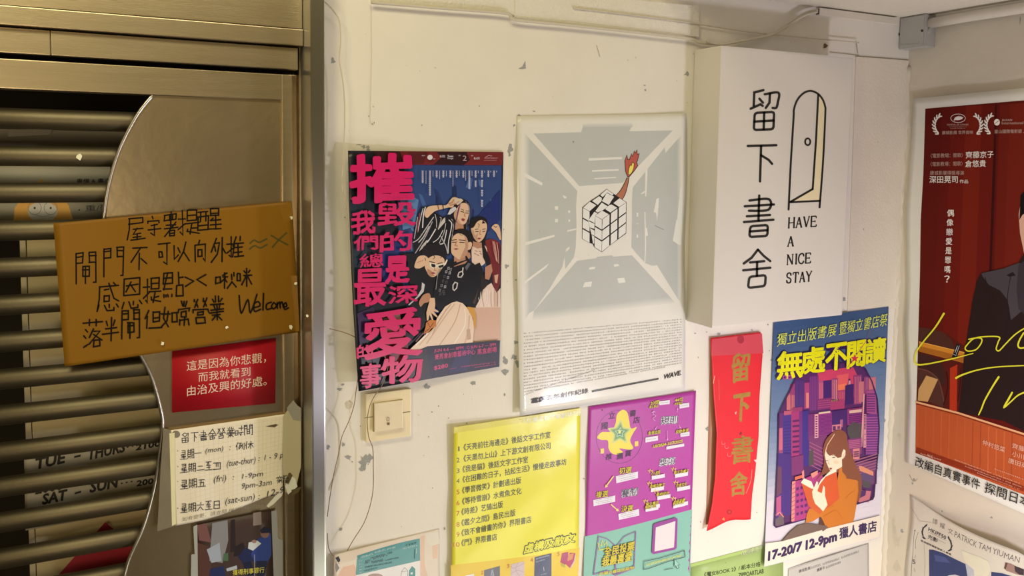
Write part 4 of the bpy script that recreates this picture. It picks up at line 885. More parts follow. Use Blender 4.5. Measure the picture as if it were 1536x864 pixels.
for p in (A((543, 347), (783, 338), (783, 354), (543, 365)), A((567, 433), (758, 424), (758, 436), (567, 446)), A((583, 490), (740, 481), (740, 489), (583, 499)), A((80, 450), (210, 525), (207, 545), (80, 482)), A((298, 693), (323, 693), (323, 718), (298, 718)), A((300, 783), (322, 783), (322, 808), (300, 808)), A((395, 723), (410, 723), (408, 742), (395, 740)), A((397, 788), (408, 788), (408, 805), (397, 805)), A((355, 610), (385, 628), (374, 640), (360, 630)),
          B((85, 160), (297, 105), (295, 122), (85, 183)), B((75, 445), (258, 310), (235, 345), (75, 465)), B((388, 73), (455, 60), (455, 70), (388, 86)), B((380, 208), (407, 190), (403, 210), (375, 232)), A((950, 425), (968, 410), (958, 622), (949, 622)), A((920, 600), (948, 580), (946, 597), (920, 608)), A((1048, 633), (1045, 700), (1035, 800), (1028, 740), (1010, 735), (1030, 640)), A((888, 740), (900, 740), (900, 768), (888, 768)), A((888, 815), (900, 815), (900, 842), (888, 842)),
          B((888, 28), (898, 28), (898, 50), (888, 50)), B((888, 103), (898, 103), (898, 128), (888, 128)), B((945, 0), (952, 0), (954, 55), (962, 58), (970, 112), (955, 116), (956, 200), (950, 305), (944, 305), (948, 200)), A((944, 735), (952, 735), (952, 864), (945, 864)), B((1173, 0), (1215, 0), (1208, 180), (1195, 182), (1148, 150)), A((1202, 560), (1215, 560), (1215, 864), (1172, 864)),
          B((545, 345), (560, 338), (592, 336), (585, 353), (548, 358)), B((722, 320), (752, 316), (764, 330), (728, 337)), B((515, 448), (567, 442), (560, 480), (500, 485)), B((748, 420), (798, 415), (808, 448), (758, 456)), B((436, 268), (458, 268), (470, 290), (455, 300), (375, 352))):
    a.poly(p, wh, up=False)
a.layer += 1; a.stroke(B((1020, 40), (1082, 70)), 1.0, CB(140, 138, 130))
a.build('printed_grey_room', t)
a = Art(S, start=16); C = lambda *p: [(860 + x / 4.8, 210 + y / 4.8) for x, y in p]
ik_, wf = CB(24, 22, 22), CB(228, 218, 198)
a.poly(C((295, 418), (345, 360), (385, 275), (400, 262), (397, 300), (378, 380), (352, 430), (325, 440), (290, 470)), CB(176, 106, 74)); a.stroke(C((298, 410), (345, 355), (387, 272)), .9, ik_, smooth=True); a.stroke(C((401, 262), (395, 310), (375, 385), (350, 432)), .9, ik_, smooth=True)
fl = C((390, 262), (376, 225), (371, 150), (386, 108), (392, 140), (405, 140), (420, 100), (427, 118), (440, 80), (447, 95), (459, 70), (460, 105), (475, 98), (462, 150), (455, 156), (464, 185), (440, 220), (405, 262))
a.poly(fl, CB(182, 84, 66)); a.stroke(fl, .9, ik_, closed=True); fi = C((395, 245), (400, 205), (410, 180), (418, 185), (425, 160), (438, 168), (435, 200), (422, 235), (405, 252)); a.poly(fi, CB(236, 210, 90)); a.stroke(fi, .7, ik_, closed=True)
a.poly(C((66, 485), (120, 440), (185, 398), (240, 353), (292, 388), (333, 416), (383, 448), (381, 672), (265, 758), (205, 807), (150, 772), (140, 748), (118, 742), (63, 712)), ik_)
def cell(*p, ):
    p = C(*p); a.poly(p, wf, up=False); a.stroke(p, .35, ik_, closed=True, up=False)
def lerp(p, q, t_): return (p[0] + (q[0] - p[0]) * t_, p[1] + (q[1] - p[1]) * t_)
# right-hand slab: right face, front end and top
TL, TR, BR, BL = (209, 571), (380, 450), (378, 668), (206, 803)
for i in range(3):
    for j in range(3):
        u0, u1 = i / 3 + (.028 if i else 0), (i + 1) / 3 - (.03 if i < 2 else 0); v0, v1 = j / 3 + (.02 if j else 0), (j + 1) / 3 - (.02 if j < 2 else 0)
        f = lambda u, v: lerp(lerp(TL, TR, u), lerp(BL, BR, u), v)
        cell(f(u0, v0), f(u1, v0), f(u1, v1), f(u0, v1))
TL, TR, BR, BL = (158, 546), (206, 573), (204, 803), (152, 771)
for j in range(3):
    v0, v1 = j / 3 + (.02 if j else 0), (j + 1) / 3 - (.02 if j < 2 else 0); cell(lerp(TL, BL, v0), lerp(TR, BR, v0), lerp(TR, BR, v1), lerp(TL, BL, v1))
for q_ in (((158, 545), (206, 508), (256, 535), (207, 571)), ((224, 495), (270, 461), (316, 488), (267, 523)), ((287, 455), (333, 418), (380, 449), (331, 482)),
           ((70, 487), (118, 443), (166, 470), (118, 513)), ((134, 439), (186, 403), (206, 418), (203, 440), (176, 468)), ((193, 396), (240, 355), (290, 389), (282, 400), (244, 378), (212, 412))): cell(*q_)
TL, TR, BR, BL = (70, 489), (117, 515), (117, 740), (65, 711)
for j in range(3):
    v0, v1 = j / 3 + (.02 if j else 0), (j + 1) / 3 - (.02 if j < 2 else 0); x1 = (117, 108, 117)[j]; cell(lerp(TL, BL, v0), lerp(TR, BR, v0), lerp(TR, BR, v1), lerp(TL, BL, v1))
a.layer += 1
a.poly(C((122, 520), (165, 480), (158, 512), (108, 580), (122, 545)), ik_)
for q_ in (((205, 440), (241, 380), (294, 408), (256, 468)), ((158, 512), (204, 450), (250, 478), (214, 506), (178, 522)), ((110, 576), (150, 517), (176, 526), (158, 548), (154, 600)), ((106, 582), (153, 603), (153, 640), (118, 630)), ((119, 634), (153, 652), (153, 690), (130, 680)), ((132, 684), (152, 694), (150, 748), (140, 742))): cell(*q_)
a.poly(C((256, 470), (296, 425), (300, 440), (278, 462)), ik_)
a.build('printed_cube_with_flame', t)
a = Art(S, start=4); tk = CB(92, 90, 84)
D4 = lambda x, y: (770 + x / 5.689, 480 + y / 5.687)
for k in range(20):
    y0 = 118 + k * 28.6; y1 = -2 + k * 21.8
    if k > 11: y0 = 118 + 11 * 28.6 + (k - 11) * 26.5
    x1 = 1440 if k < 18 else (1300 if k == 18 else 700)
    p0, p1 = D4(90, y0), D4(x1, y1 + (0 if k < 18 else 14))
    nn = 96 if k < 19 else 50
    a.ticks(p0, p1, 1.5, tk, nn, .62, seed=k + 20)
a.layer += 1
a.line('當真 五年創作紀錄', D4(150, 712), D4(640, 622), 7.5, ik_, bold=.006); a.line('當真', D4(160, 712), D4(272, 694), 8, ik_, bold=.03)
a.poly([D4(670, 602), D4(1240, 494), D4(1240, 508), D4(672, 617)], ik_); a.ticks(D4(690, 608), D4(1230, 504), 1.0, CB(170, 165, 155), 70, .5)
a.line('WAVE.', D4(1278, 508), D4(1432, 470), 7.5, ik_, bold=.03, slant=.2)
a.build('lettering', t)

# ------------------------------------------------------------------ yellow list poster
YW = inker((238, 228, 210), rough=0.3, bump=0.16, bscale=9, spec=.5)
t = thing('yellow_list_poster', 'glossy yellow poster listing ten numbered book titles, below the cube poster', 'poster', at(775, 760))
S = Sheet([(681, 641), (871, 612), (867, 872), (677, 905)], base=0.003, curl=lambda u, v: 0.006 * (1 - u) ** 4 + 0.002 * np.sin(u * 6 + v * 9) ** 2 + .004 * np.clip(1 - 6 * v, 0, 1) * (1 - u) ** 2)
S.mesh('poster_sheet', YW(237, 223, 64, 'yellow_print'), t)
a = Art(S); E_ = lambda x, y: (480 + x / 3.043, 580 + y / 3.043)
a.poly([E_(597, 815), E_(800, 792), E_(1000, 768), E_(1185, 735), (867, 868), (677, 902)], YW(232, 192, 40), up=True); a.build('orange_band', t); a = Art(S)
a.poly([(681, 641), (871, 612), (871, 620), (681, 650)], YW(222, 206, 70))
a.build('pale_band', t)
a = Art(S, start=6); dk = YW(74, 80, 70, 'grey_print'); rdk = YW(196, 84, 40, 'red_print')
a.line('（以書名首字筆劃排列）', E_(932, 170), E_(1188, 132), 8, YW(238, 232, 190, 'white_print'), bold=.015)
rows = [('《天亮前往海邊走》後話文字工作室', 655, 293, 1052, 234), ('《天黑勿上山》上下游文創有限公司', 655, 344, 1053, 284), ('《我是貓》後話文字工作室', 650, 393, 950, 347), ('《在困難的日子，拈起生活》慢慢走故事坊', 650, 440, 1125, 358), ('《學習微笑》計劃通出版', 648, 490, 918, 442),
        ('《等待雪崩》水煮魚文化', 648, 540, 920, 490), ('《時差》艺鵠出版', 645, 588, 835, 552), ('《鑑夕之間》島民出版', 645, 638, 892, 590), ('《致不會繪畫的你》界限書店', 645, 684, 965, 620), ('《門》界限書店', 645, 730, 808, 700)]
for k, (s_, x0, y0, x1, y1) in enumerate(rows):
    a.line(s_, E_(x0, y0), E_(x1, y1), 10.2, dk, bold=.012, up=False)
    n = str(k + 1); a.line(n, E_(636 - (5 if k == 0 else 13 * len(n)) - (2 if k == 9 else 0), y0 + 2), E_(637, y0 + 1), 7, dk if k < 4 else rdk, up=False)
a.layer += 1; a.build('title_list', t)
a = Art(S, start=10)
a.line('虛構及散文', E_(925, 768), E_(1165, 712), 17, YW(30, 30, 34), bold=.075, slant=.12); a.line('虛構及散文', E_(929, 764), E_(1161, 710), 14.5, YW(236, 226, 60), bold=.03, slant=.12)
a.build('category_heading', t)
E2 = lambda *p: [(660 + x / 6.678, 740 + y / 6.678) for x, y in p]
for col, pts, det in (((92, 92, 106), E2((442, 770), (600, 728), (600, 900), (440, 900)), 'tower'), ((206, 180, 176), E2((712, 712), (845, 680), (845, 900), (708, 900)), 'veins'), ((58, 66, 104), E2((948, 640), (1117, 600), (1117, 900), (942, 900)), 'navy'), ((236, 226, 214), E2((255, 825), (340, 805), (340, 900), (255, 900)), None)):
    a = Art(S, start=10); a.poly(pts, YW(*col))
    if det == 'tower': a.poly(E2((495, 900), (515, 770), (530, 760), (560, 900)), YW(150, 150, 165)); a.stroke(E2((500, 860), (530, 800)), .6, YW(60, 60, 80))
    if det == 'veins':
        for st in (((712, 730), (740, 750), (845, 700)), ((780, 700), (760, 770), (800, 830)), ((715, 800), (780, 770), (840, 790)), ((740, 864), (780, 830))): a.stroke(E2(*st), .7, YW(176, 140, 146), smooth=True)
    if det == 'navy': a.ticks(*E2((965, 662), (1100, 625)), 1.6, YW(205, 205, 215), 12); a.ticks(*E2((965, 692), (1050, 668)), 1.6, YW(190, 190, 205), 7); a.stroke(E2((1038, 740), (1042, 775)), .8, YW(205, 205, 215)); a.ticks(*E2((1015, 820), (1070, 805)), 1.2, YW(190, 190, 205), 6)
    a.build('printed_book_cover', t)
a = Art(S, start=10); a.poly(E2((1205, 690), (1222, 600), (1285, 585), (1280, 690), (1250, 715)), YW(176, 56, 106)); a.poly(E2((1250, 700), (1300, 595), (1355, 600), (1340, 680), (1300, 750)), YW(186, 40, 96)); a.poly(E2((1280, 640), (1295, 610), (1340, 602), (1325, 660), (1275, 680)), YW(216, 140, 90)); a.poly(E2((1208, 700), (1250, 715), (1258, 745), (1215, 730)), YW(190, 170, 60)); a.poly(E2((1300, 750), (1340, 680), (1355, 605), (1362, 610), (1348, 690), (1308, 752)), YW(210, 190, 190))
a.build('printed_book_cover', t)
a = Art(S, start=12)
for n, x0, y0, x1, y1, h in (('2', 412, 815, 432, 808, 38), ('3', 668, 752, 695, 745, 40), ('4', 905, 692, 932, 685, 40), ('5', 1175, 630, 1198, 624, 40)): a.line(n, E2((x0, y0))[0], E2((x1, y1))[0], h / 6.678, rdk, up=False); a.build('cover_number', t); a = Art(S, start=12)


# ------------------------------------------------------------------ purple award poster
PW = inker((236, 228, 216), rough=0.4, bump=0.06, bscale=9)
t = thing('purple_award_poster', 'purple and mint green poster with a yellow star blob and charts', 'poster', at(958, 740))
S = Sheet([(883, 610), (1044, 586), (1034, 860), (876, 890)], base=0.002, curl=lambda u, v: 0.003 * np.sin(v * 5) ** 2 + .003 * u ** 6)
pu = PW(184, 64, 158, 'purple_print'); S.mesh('poster_sheet', pu, t)
F_ = lambda *p: [(870 + x / 4.322, 580 + y / 4.32) for x, y in p]
F8 = lambda *p: [(860 + x / 2.94, 570 + y / 2.939) for x, y in p]
a = Art(S); mint = PW(134, 187, 168, 'mint_print')
a.poly(F8((50, 690), (180, 662), (340, 620), (524, 570), (516, 864), (44, 900)), mint); a.build('mint_panel', t)
a = Art(S, start=4); yl = PW(236, 214, 66, 'yellow_print'); ol = PW(92, 30, 90)
a.stroke([F_((255 + 150 * math.cos(k), 325 + 172 * math.sin(k)))[0] for k in [i * math.pi / 18 for i in range(36)]], .6, ol, closed=True)
blob = [(112, 330), (140, 295), (200, 290), (230, 240), (240, 180), (275, 150), (305, 165), (318, 215), (330, 270), (368, 262), (345, 300), (325, 350), (345, 395), (320, 408), (255, 400), (278, 425), (240, 440), (205, 430), (185, 400), (180, 350), (140, 345)]
a.poly(F_(*blob), yl, smooth=True)
for sc, c in ((.68, (206, 208, 128)), (.54, (150, 180, 100)), (.42, (110, 150, 100)), (.30, (170, 200, 150)), (.2, (80, 130, 110))):
    star = []
    for k in range(10):
        r = (118 if k % 2 == 0 else 66) * sc; th = -math.pi / 2 + k * math.pi / 5; star.append((258 + r * math.cos(th) + (6 if k == 0 else 0), 298 + r * 1.05 * math.sin(th)))
    a.poly(F_(*star), PW(*c), smooth=True)
a.poly(F_((250, 282), (266, 282), (264, 304), (248, 304)), PW(230, 226, 130))
for p in ((133, 402, 156, 432), (355, 355, 378, 384)): a.poly(F_((p[0], p[1]), (p[2], p[1] - 3), (p[2], p[3]), (p[0], p[3] + 3)), PW(238, 206, 90))
a.build('star_emblem', t)
a = Art(S, start=16); nv = PW(44, 28, 66, 'navy_print'); wp = PW(232, 222, 226, 'white_print')
def bl(s_, x0, y0, x1, y1, h, m=nv, outline=True, slant=0.1, b=.004):
    if outline: a.line(s_, F_((x0, y0))[0], F_((x1, y1))[0], h / 4.32, wp, bold=.085, slant=slant)
    a.line(s_, F_((x0, y0))[0], F_((x1, y1))[0], h / 4.32, m, bold=b, slant=slant)
for ch, x, y, r in (('獨', 133, 280, 46), ('立', 185, 210, 42), ('書', 320, 196, 42), ('店', 345, 240, 42), ('推', 166, 476, 40), ('薦', 236, 474, 42), ('賞', 290, 456, 42)): bl(ch, x, y, x + r, y - 6, r, outline=False, b=.004)
bl('規則', 520, 248, 632, 240, 54); bl('獎項', 512, 520, 615, 505, 54); bl('賽制', 265, 722, 372, 705, 54)
a.build('navy_headings', t)
a = Art(S, start=24); bk_ = PW(50, 40, 30)
def yb(s_, x0, y0, x1, y1, h, b=.008):
    a.line(s_, F_((x0, y0))[0], F_((x1, y1))[0], h / 4.32, bk_, bold=.05, slant=.1); a.line(s_, F_((x0, y0))[0], F_((x1, y1))[0], h / 4.32, yl, bold=b, slant=.1)
def wb(x0, y0, x1, y1, x2, y2, x3, y3, n=0, rows=0):
    p = F_((x0, y0), (x1, y1), (x2, y2), (x3, y3)); a.poly(p, wp)
    for r in range(rows):
        f = (r + .8) / (rows + .4); q0 = lerp(p[0], p[3], f); q1 = lerp(p[1], p[2], f); a.ticks(lerp(q0, q1, .12), lerp(q0, q1, .9), .9, PW(120, 100, 120), n, seed=r)
wb(232, 580, 376, 550, 376, 592, 236, 626, 18, 3); wb(85, 735, 228, 705, 228, 745, 88, 775, 18, 3); wb(248, 825, 382, 792, 384, 835, 252, 864, 18, 3)
yb('初選', 252, 568, 332, 558, 42); yb('複選', 103, 722, 180, 712, 42); yb('決選', 266, 815, 342, 806, 42)
wb(512, 95, 582, 86, 582, 112, 514, 120, 6, 1); wb(645, 112, 708, 104, 708, 132, 645, 142, 6, 1); wb(424, 330, 505, 318, 506, 348, 424, 362, 6, 1); wb(650, 302, 710, 292, 710, 318, 652, 326, 5, 1); wb(560, 388, 675, 368, 676, 386, 560, 408, 8, 0)
yb('20間', 455, 122, 512, 112, 26); yb('獨立書店', 448, 142, 506, 133, 18); yb('44位', 615, 100, 668, 92, 26); yb('出版單位', 612, 122, 664, 114, 18); yb('香港出版', 440, 316, 522, 304, 26); yb('自動參選', 622, 306, 702, 295, 26); yb('1/8/2024-31/7/2025', 472, 398, 664, 362, 20, .03)
for (bx_, by_, s_, w_, h2) in ((446, 560, '小說', 60, 26), (596, 548, '散文及雜文', 98, 22), (440, 640, '虛構及散文', 98, 24), (610, 635, '社會文化', 70, 24), (482, 692, '藝術設計', 84, 22), (414, 755, '獨立書店', 84, 22), (596, 738, '全民投票', 74, 22)):
    wb(bx_ + 18, by_ + 20, bx_ + 104, by_ + 4, bx_ + 104, by_ + 28, bx_ + 20, by_ + 44); yb(s_, bx_ + 12, by_ + 20, bx_ + 12 + w_, by_ + 6, h2)
    a.stroke(F_((bx_ + 8, by_), (bx_ - 6, by_ - 20), (bx_ + 6, by_ - 12), (bx_ + 8, by_ - 26), (bx_ + 16, by_ - 12), (bx_ + 26, by_ - 20), (bx_ + 22, by_ - 4)), .8, yl)
yb('推薦大獎', 420, 795, 494, 782, 22); yb('最喜愛書', 602, 770, 674, 757, 22); wb(424, 795, 508, 780, 508, 796, 426, 812); wb(604, 772, 682, 756, 682, 772, 604, 790)
a.build('yellow_entries', t)
ar = PW(240, 210, 130)
def arrow(p, q, w, m, hw_):
    a = Art(S, start=60)
    p, q = np.array(p), np.array(q); d = (q - p) / np.linalg.norm(q - p); n = np.array([-d[1], d[0]]); a.stroke([tuple(p), tuple(q - d * hw_)], w, m, up=False); a.poly([tuple(q), tuple(q - d * hw_ * 1.6 + n * hw_), tuple(q - d * hw_ * 1.6 - n * hw_)], m, up=False); a.build('printed_arrow', t)
arrow(*F_((216, 582), (162, 655)), 1.8, ar, 2.6); arrow(*F_((202, 764), (252, 808)), 1.8, ar, 2.6); lp = PW(226, 170, 216)
arrow(*F_((564, 285), (567, 350)), .7, lp, 1.6); arrow(*F_((630, 168), (632, 138)), .6, lp, 1.4); arrow(*F_((500, 258), (484, 280)), .6, lp, 1.4); arrow(*F_((640, 245), (652, 272)), .6, lp, 1.4)
a = Art(S, start=60); a.stroke(F_((488, 222), (472, 205), (492, 190), (474, 178), (478, 160)), .7, lp, smooth=True); a.stroke(F_((466, 168), (478, 158), (488, 166)), .7, lp)
a.build('printed_arrow', t)
a = Art(S, start=64); bp = PW(150, 84, 160); bkp = F8((90, 850), (112, 690), (150, 700), (190, 735), (225, 690), (276, 668), (268, 820), (190, 855), (182, 735))
a.stroke(bkp, 1.0, bp); a.stroke(F8((190, 735), (182, 860)), .9, bp); a.stroke(F8((112, 690), (90, 858), (150, 840), (185, 862), (268, 830), (276, 668)), 1.2, bp)
a.line('全民投票', F8((134, 782))[0], F8((268, 752))[0], 14.5, nv, bold=.065, slant=.1); a.line('全民投票', F8((134, 782))[0], F8((268, 752))[0], 14.5, yl, bold=.025, slant=.1)
a.line('我最喜愛', F8((124, 826))[0], F8((258, 796))[0], 14.5, nv, bold=.065, slant=.1); a.line('我最喜愛', F8((124, 826))[0], F8((258, 796))[0], 14.5, yl, bold=.025, slant=.1)
a.line('的獨立書店出版物', F8((116, 864))[0], F8((268, 834))[0], 5, yl, bold=.02); a.stroke(F8((116, 750), (108, 718), (124, 732), (128, 708), (138, 728), (148, 712), (148, 742), (116, 750)), 1, yl)
a.build('vote_heading', t)
a = Art(S, start=74)
fr_ = F8((352, 640), (360, 632), (450, 606), (460, 612), (456, 740), (448, 748), (354, 768), (346, 762)); a.poly(fr_, PW(150, 62, 146)); a.poly(F8((364, 650), (450, 622), (444, 738), (358, 756)), PW(232, 214, 212)); a.build('code_frame', t)
a = Art(S, start=78); a.stroke(F8((312, 800), (380, 786), (490, 752), (494, 780), (420, 800), (330, 832), (310, 836), (312, 800)), .8, nv); a.ticks(F8((322, 820))[0], F8((484, 776))[0], 3.2, yl, 26); a.poly(F8((446, 788), (470, 815), (460, 815), (466, 828), (458, 832), (452, 818), (446, 826)), PW(150, 200, 180)); a.stroke(F8((446, 788), (470, 815), (460, 815), (466, 828), (458, 832), (452, 818), (446, 826)), .7, nv, closed=True); a.stroke(F8((400, 838), (440, 830)), .7, nv)
a.build('link_box', t)

# ------------------------------------------------------------------ green list poster, second yellow sheet, grey notice, peach flyer
GW = inker((238, 230, 216), rough=0.4, bump=0.08, bscale=9)
t = thing('green_list_poster', 'light green book list poster between the purple poster and the blue poster', 'poster', at(1100, 850))
S = Sheet([(1036, 846), (1144, 816), (1175, 900), (1036, 925)], base=0.0015)
Sg = Sheet([(1036, 847), (1175, 812), (1175, 900), (1036, 925)], base=0.0012)
Sg.mesh('poster_sheet', GW(170, 192, 114, 'green_print'), t, 4, 4)
a = Art(Sg, start=3); H8 = lambda x, y: (870 + x / 3.491, 750 + y / 3.491)
a.poly([H8(580, 335), H8(760, 288), H8(960, 236), H8(960, 252), H8(580, 352)], GW(176, 200, 112)); a.line('（以書名首字', H8(845, 295), H8(958, 262), 8, GW(234, 232, 196), bold=.02)
a.line('《魔女BOOK 2》/ 紙本分格', H8(650, 405), H8(945, 348), 7.5, GW(40, 50, 36), bold=.012); a.line('ZIPPOARTLAB', H8(830, 408), H8(962, 384), 7, GW(40, 50, 36), bold=.012)
a.build('lettering', t)
t = thing('yellow_sheet', 'sliver of a pale yellow sheet at the lower right of the purple poster', 'poster', at(1000, 860))
S = Sheet([(958, 866), (1034, 850), (1034, 905), (958, 920)], base=0.0009); S.mesh('paper_sheet', GW(232, 222, 92, 'pale_yellow_print'), t, 2, 2)
a = Art(S); a.ticks((985, 866), (1030, 857), 3, GW(246, 240, 180), 16); a.build('lettering', t)
t = thing('grey_notice', 'pale grey printed notice under the blue poster beside the corner', 'notice', at(1250, 850))
S = Sheet([(1182, 853), (1303, 815), (1304, 900), (1182, 935)], base=0.001, curl=lambda u, v: .004 * np.sin(np.pi * np.clip(u * 1.0, 0, 1)) * np.clip(1 - v * 2, 0, 1)); GN = inker((224, 214, 200), rough=.35, bump=.08)
S.mesh('paper_sheet', GN(188, 178, 168, 'grey_print'), t)
a = Art(S, start=4); K6 = lambda x, y: (1180 + x / 7.68, 780 + y / 7.68); dg = GN(96, 88, 84)
a.line('康城影展', K6(138, 612), K6(275, 570), 5, dg, bold=.015); a.ticks(K6(285, 562), K6(392, 525), 3, dg, 10); a.ticks(K6(415, 520), K6(608, 455), 3, dg, 16); a.ticks(K6(632, 445), K6(835, 370), 3, dg, 16); a.line('奧斯卡', K6(348, 600), K6(440, 565), 5, dg, bold=.015); a.ticks(K6(452, 560), K6(625, 495), 3, dg, 14)
a.stroke([K6(22, 575), K6(945, 268)], .4, GN(150, 140, 130)); a.stroke([K6(22, 575), K6(16, 645)], .5, GN(120, 120, 110)); a.build('lettering', t)

t = thing('peach_flyer', 'peach flyer with a teal panel of small print at the bottom, below the light switch', 'flyer', at(580, 850))
S = Sheet([(501, 832), (659, 793), (660, 890), (500, 925)], base=0.0015, curl=lambda u, v: .012 * np.clip(1 - u * 1.15, 0, 1) ** 1.2 * np.clip(v * 3 + .55, 0, 1)); FW = inker((232, 222, 208), rough=.3, bump=.14, bscale=10)
S.mesh('paper_sheet', FW(226, 206, 184, 'peach_print'), t)
a = Art(S); J = lambda *p: [(490 + x / 7.314, 770 + y / 7.319) for x, y in p]
a.poly(J((145, 640), (180, 590), (300, 560), (318, 600), (318, 700), (120, 700)), FW(224, 178, 150)); a.build('printed_shape', t); a = Art(S, start=3); a.poly(J((1030, 250), (1075, 240), (1075, 560), (1110, 700), (1022, 700)), FW(224, 186, 160)); a.poly(J((1160, 355), (1222, 335), (1215, 490), (1165, 500)), FW(226, 186, 158)); a.poly(J((1085, 225), (1220, 195), (1240, 330), (1150, 360), (1100, 320)), FW(226, 212, 190))
a.build('printed_shape', t)
a = Art(S, start=8); a.poly(J((320, 680), (1025, 515), (1025, 760), (320, 900)), FW(232, 222, 214)); a.ell(*J((535, 690))[0], 11, 4, FW(170, 140, 130)); tl = FW(90, 150, 150, 'teal_print'); a.poly(J((335, 465), (600, 380), (820, 320), (1022, 275), (1025, 518), (320, 678)), tl)
hs = FW(80, 90, 90); a.stroke(J((815, 690), (822, 640), (855, 595), (890, 630), (888, 690)), .5, hs); a.poly(J((900, 690), (905, 625), (938, 578), (972, 610), (972, 690)), FW(70, 140, 140)); a.poly(J((920, 650), (945, 645), (945, 668), (920, 672)), FW(220, 220, 215)); a.stroke(J((822, 642), (888, 632)), .4, hs)
a.build('teal_panel', t)
a = Art(S, start=16); dt = FW(36, 66, 74); wt2 = FW(214, 224, 220)
for p, q_, n, m in (((370, 490), (510, 452), 9, wt2), ((522, 440), (650, 405), 9, wt2), ((665, 402), (755, 378), 7, wt2), ((835, 395), (995, 358), 14, wt2), ((865, 362), (995, 328), 4, dt), ((480, 500), (725, 435), 13, dt), ((425, 535), (670, 465), 14, dt), ((400, 560), (620, 512), 15, dt), ((480, 555), (800, 492), 22, dt), ((420, 600), (720, 545), 18, dt), ((415, 640), (560, 605), 8, dt)): a.ticks(J(p)[0], J(q_)[0], 2.2, m, n, seed=n)
for y in (530, 562, 595, 625, 655): a.ticks(J((360, y))[0], J((385, y - 5))[0], 1.6, wt2, 3)
a.stroke(J((965, 395), (965, 500)), .6, dt); a.stroke(J((985, 385), (985, 440)), .6, wt2); a.build('small_print', t)
a = Art(S, start=10); a.poly(J((95, 490), (130, 470), (150, 510), (135, 560), (120, 530)), FW(70, 70, 72)); a.poly(J((100, 520), (120, 560), (140, 600), (105, 650), (95, 600)), FW(130, 122, 115)); a.build('torn_corner', t)

# ------------------------------------------------------------------ red scroll
RW = inker((232, 222, 210), rough=0.45, bump=0.14, bscale=10)
t = thing('red_paper_scroll', 'long red paper strip with four gold brush characters under the lightbox', 'banner', at(1100, 640))
S0 = Sheet([(1066, 508), (1100, 502), (1090, 782), (1059, 787)], base=0.0008)
S0.mesh('brown_strip', RW(186, 126, 98, 'strip_brown'), t, 4, 8)['label'] = 'brown strip behind the red paper'  # flat brown strip showing along the scroll's left edge
def rwarp(u, v):
    l = np.interp(v, [0, .25, .45, .7, .85, 1], [0, 4.5, 10, 8, 4, -4]); r = np.interp(v, [0, .1, .3, .5, .7, .85, 1], [-3, 2, 1.5, 4, 2.5, 0, 0])
    return (l * (1 - u) + r * u, (2 * math.sin(u * 7 + 1) + 7 * (1 - u) ** 3) * max(0, v * 6 - 5))
S = Sheet([(1066, 507), (1144, 498), (1126, 777), (1064, 788)], base=0.002, curl=lambda u, v: .004 + .010 * np.sin(np.clip(v, 0, 1) * np.pi) * (1 - u) + .008 * np.clip(v * 5 - 4, 0, 1) * (1 - u), warp=rwarp)
rp = RW(230, 34, 48, 'red_paper'); S.mesh('red_paper', rp, t)
a = Art(S); a.poly([(1068, 509), (1143, 500), (1145, 530), (1067, 534)], RW(216, 70, 82)); a.build('faded_top', t)
a = Art(S, start=4); gd = mat('gold_paint', (0.42, 0.24, 0.045), rough=0.42, var=.25, vscale=120)
for ch, x0, y0, x1, y1, b in (('留', 1096, 527, 1124, 575, .02), ('下', 1098, 588, 1124, 634, .025), ('書', 1096, 651, 1129, 697, .014), ('舍', 1094, 705, 1120, 745, .022)): a.glyph(ch, (x0, y1), (x1, y1 - 4), (2, -(y1 - y0 - 4)), gd, bold=b, jit=.5)
a.build('gold_characters', t)
a = Art(S, start=8)
a.ell(1111, 509, 5.2, 6.4, RW(176, 40, 58)); a.build('red_seal', t); a = Art(S, start=8); a.ell(1094, 768, 4, 3.6, RW(176, 30, 40)); a.ell(1094, 768, 2, 2, RW(214, 50, 56)); a.build('red_seal', t); a = Art(S, start=8); a.poly([(1131, 690), (1136, 689), (1134, 694)], RW(245, 210, 200)); a.stroke([(1128, 705), (1126, 722), (1119, 740)], .8, RW(240, 150, 130), smooth=True)
for (x, y) in ((1090, 670), (1094, 682), (1085, 664)): a.stroke([(x + 3 * math.cos(k), y + 3 * math.sin(k)) for k in (0, 1, 2, 3, 4)], .6, RW(235, 130, 125), up=False)
a.poly([(1083, 779), (1086, 776), (1087, 781)], RW(226, 160, 90)); a.poly([(1109, 650), (1112, 647), (1113, 651), (1110, 653)], RW(140, 30, 40)); a.poly([(1102, 619), (1105, 617), (1104, 622)], RW(240, 190, 150)); a.stroke([(1072, 564), (1070, 575)], .8, RW(240, 190, 150)); a.stroke([(1078, 570), (1079, 600)], .6, RW(240, 120, 100)); a.build('spots_and_tears', t)
o = a = None

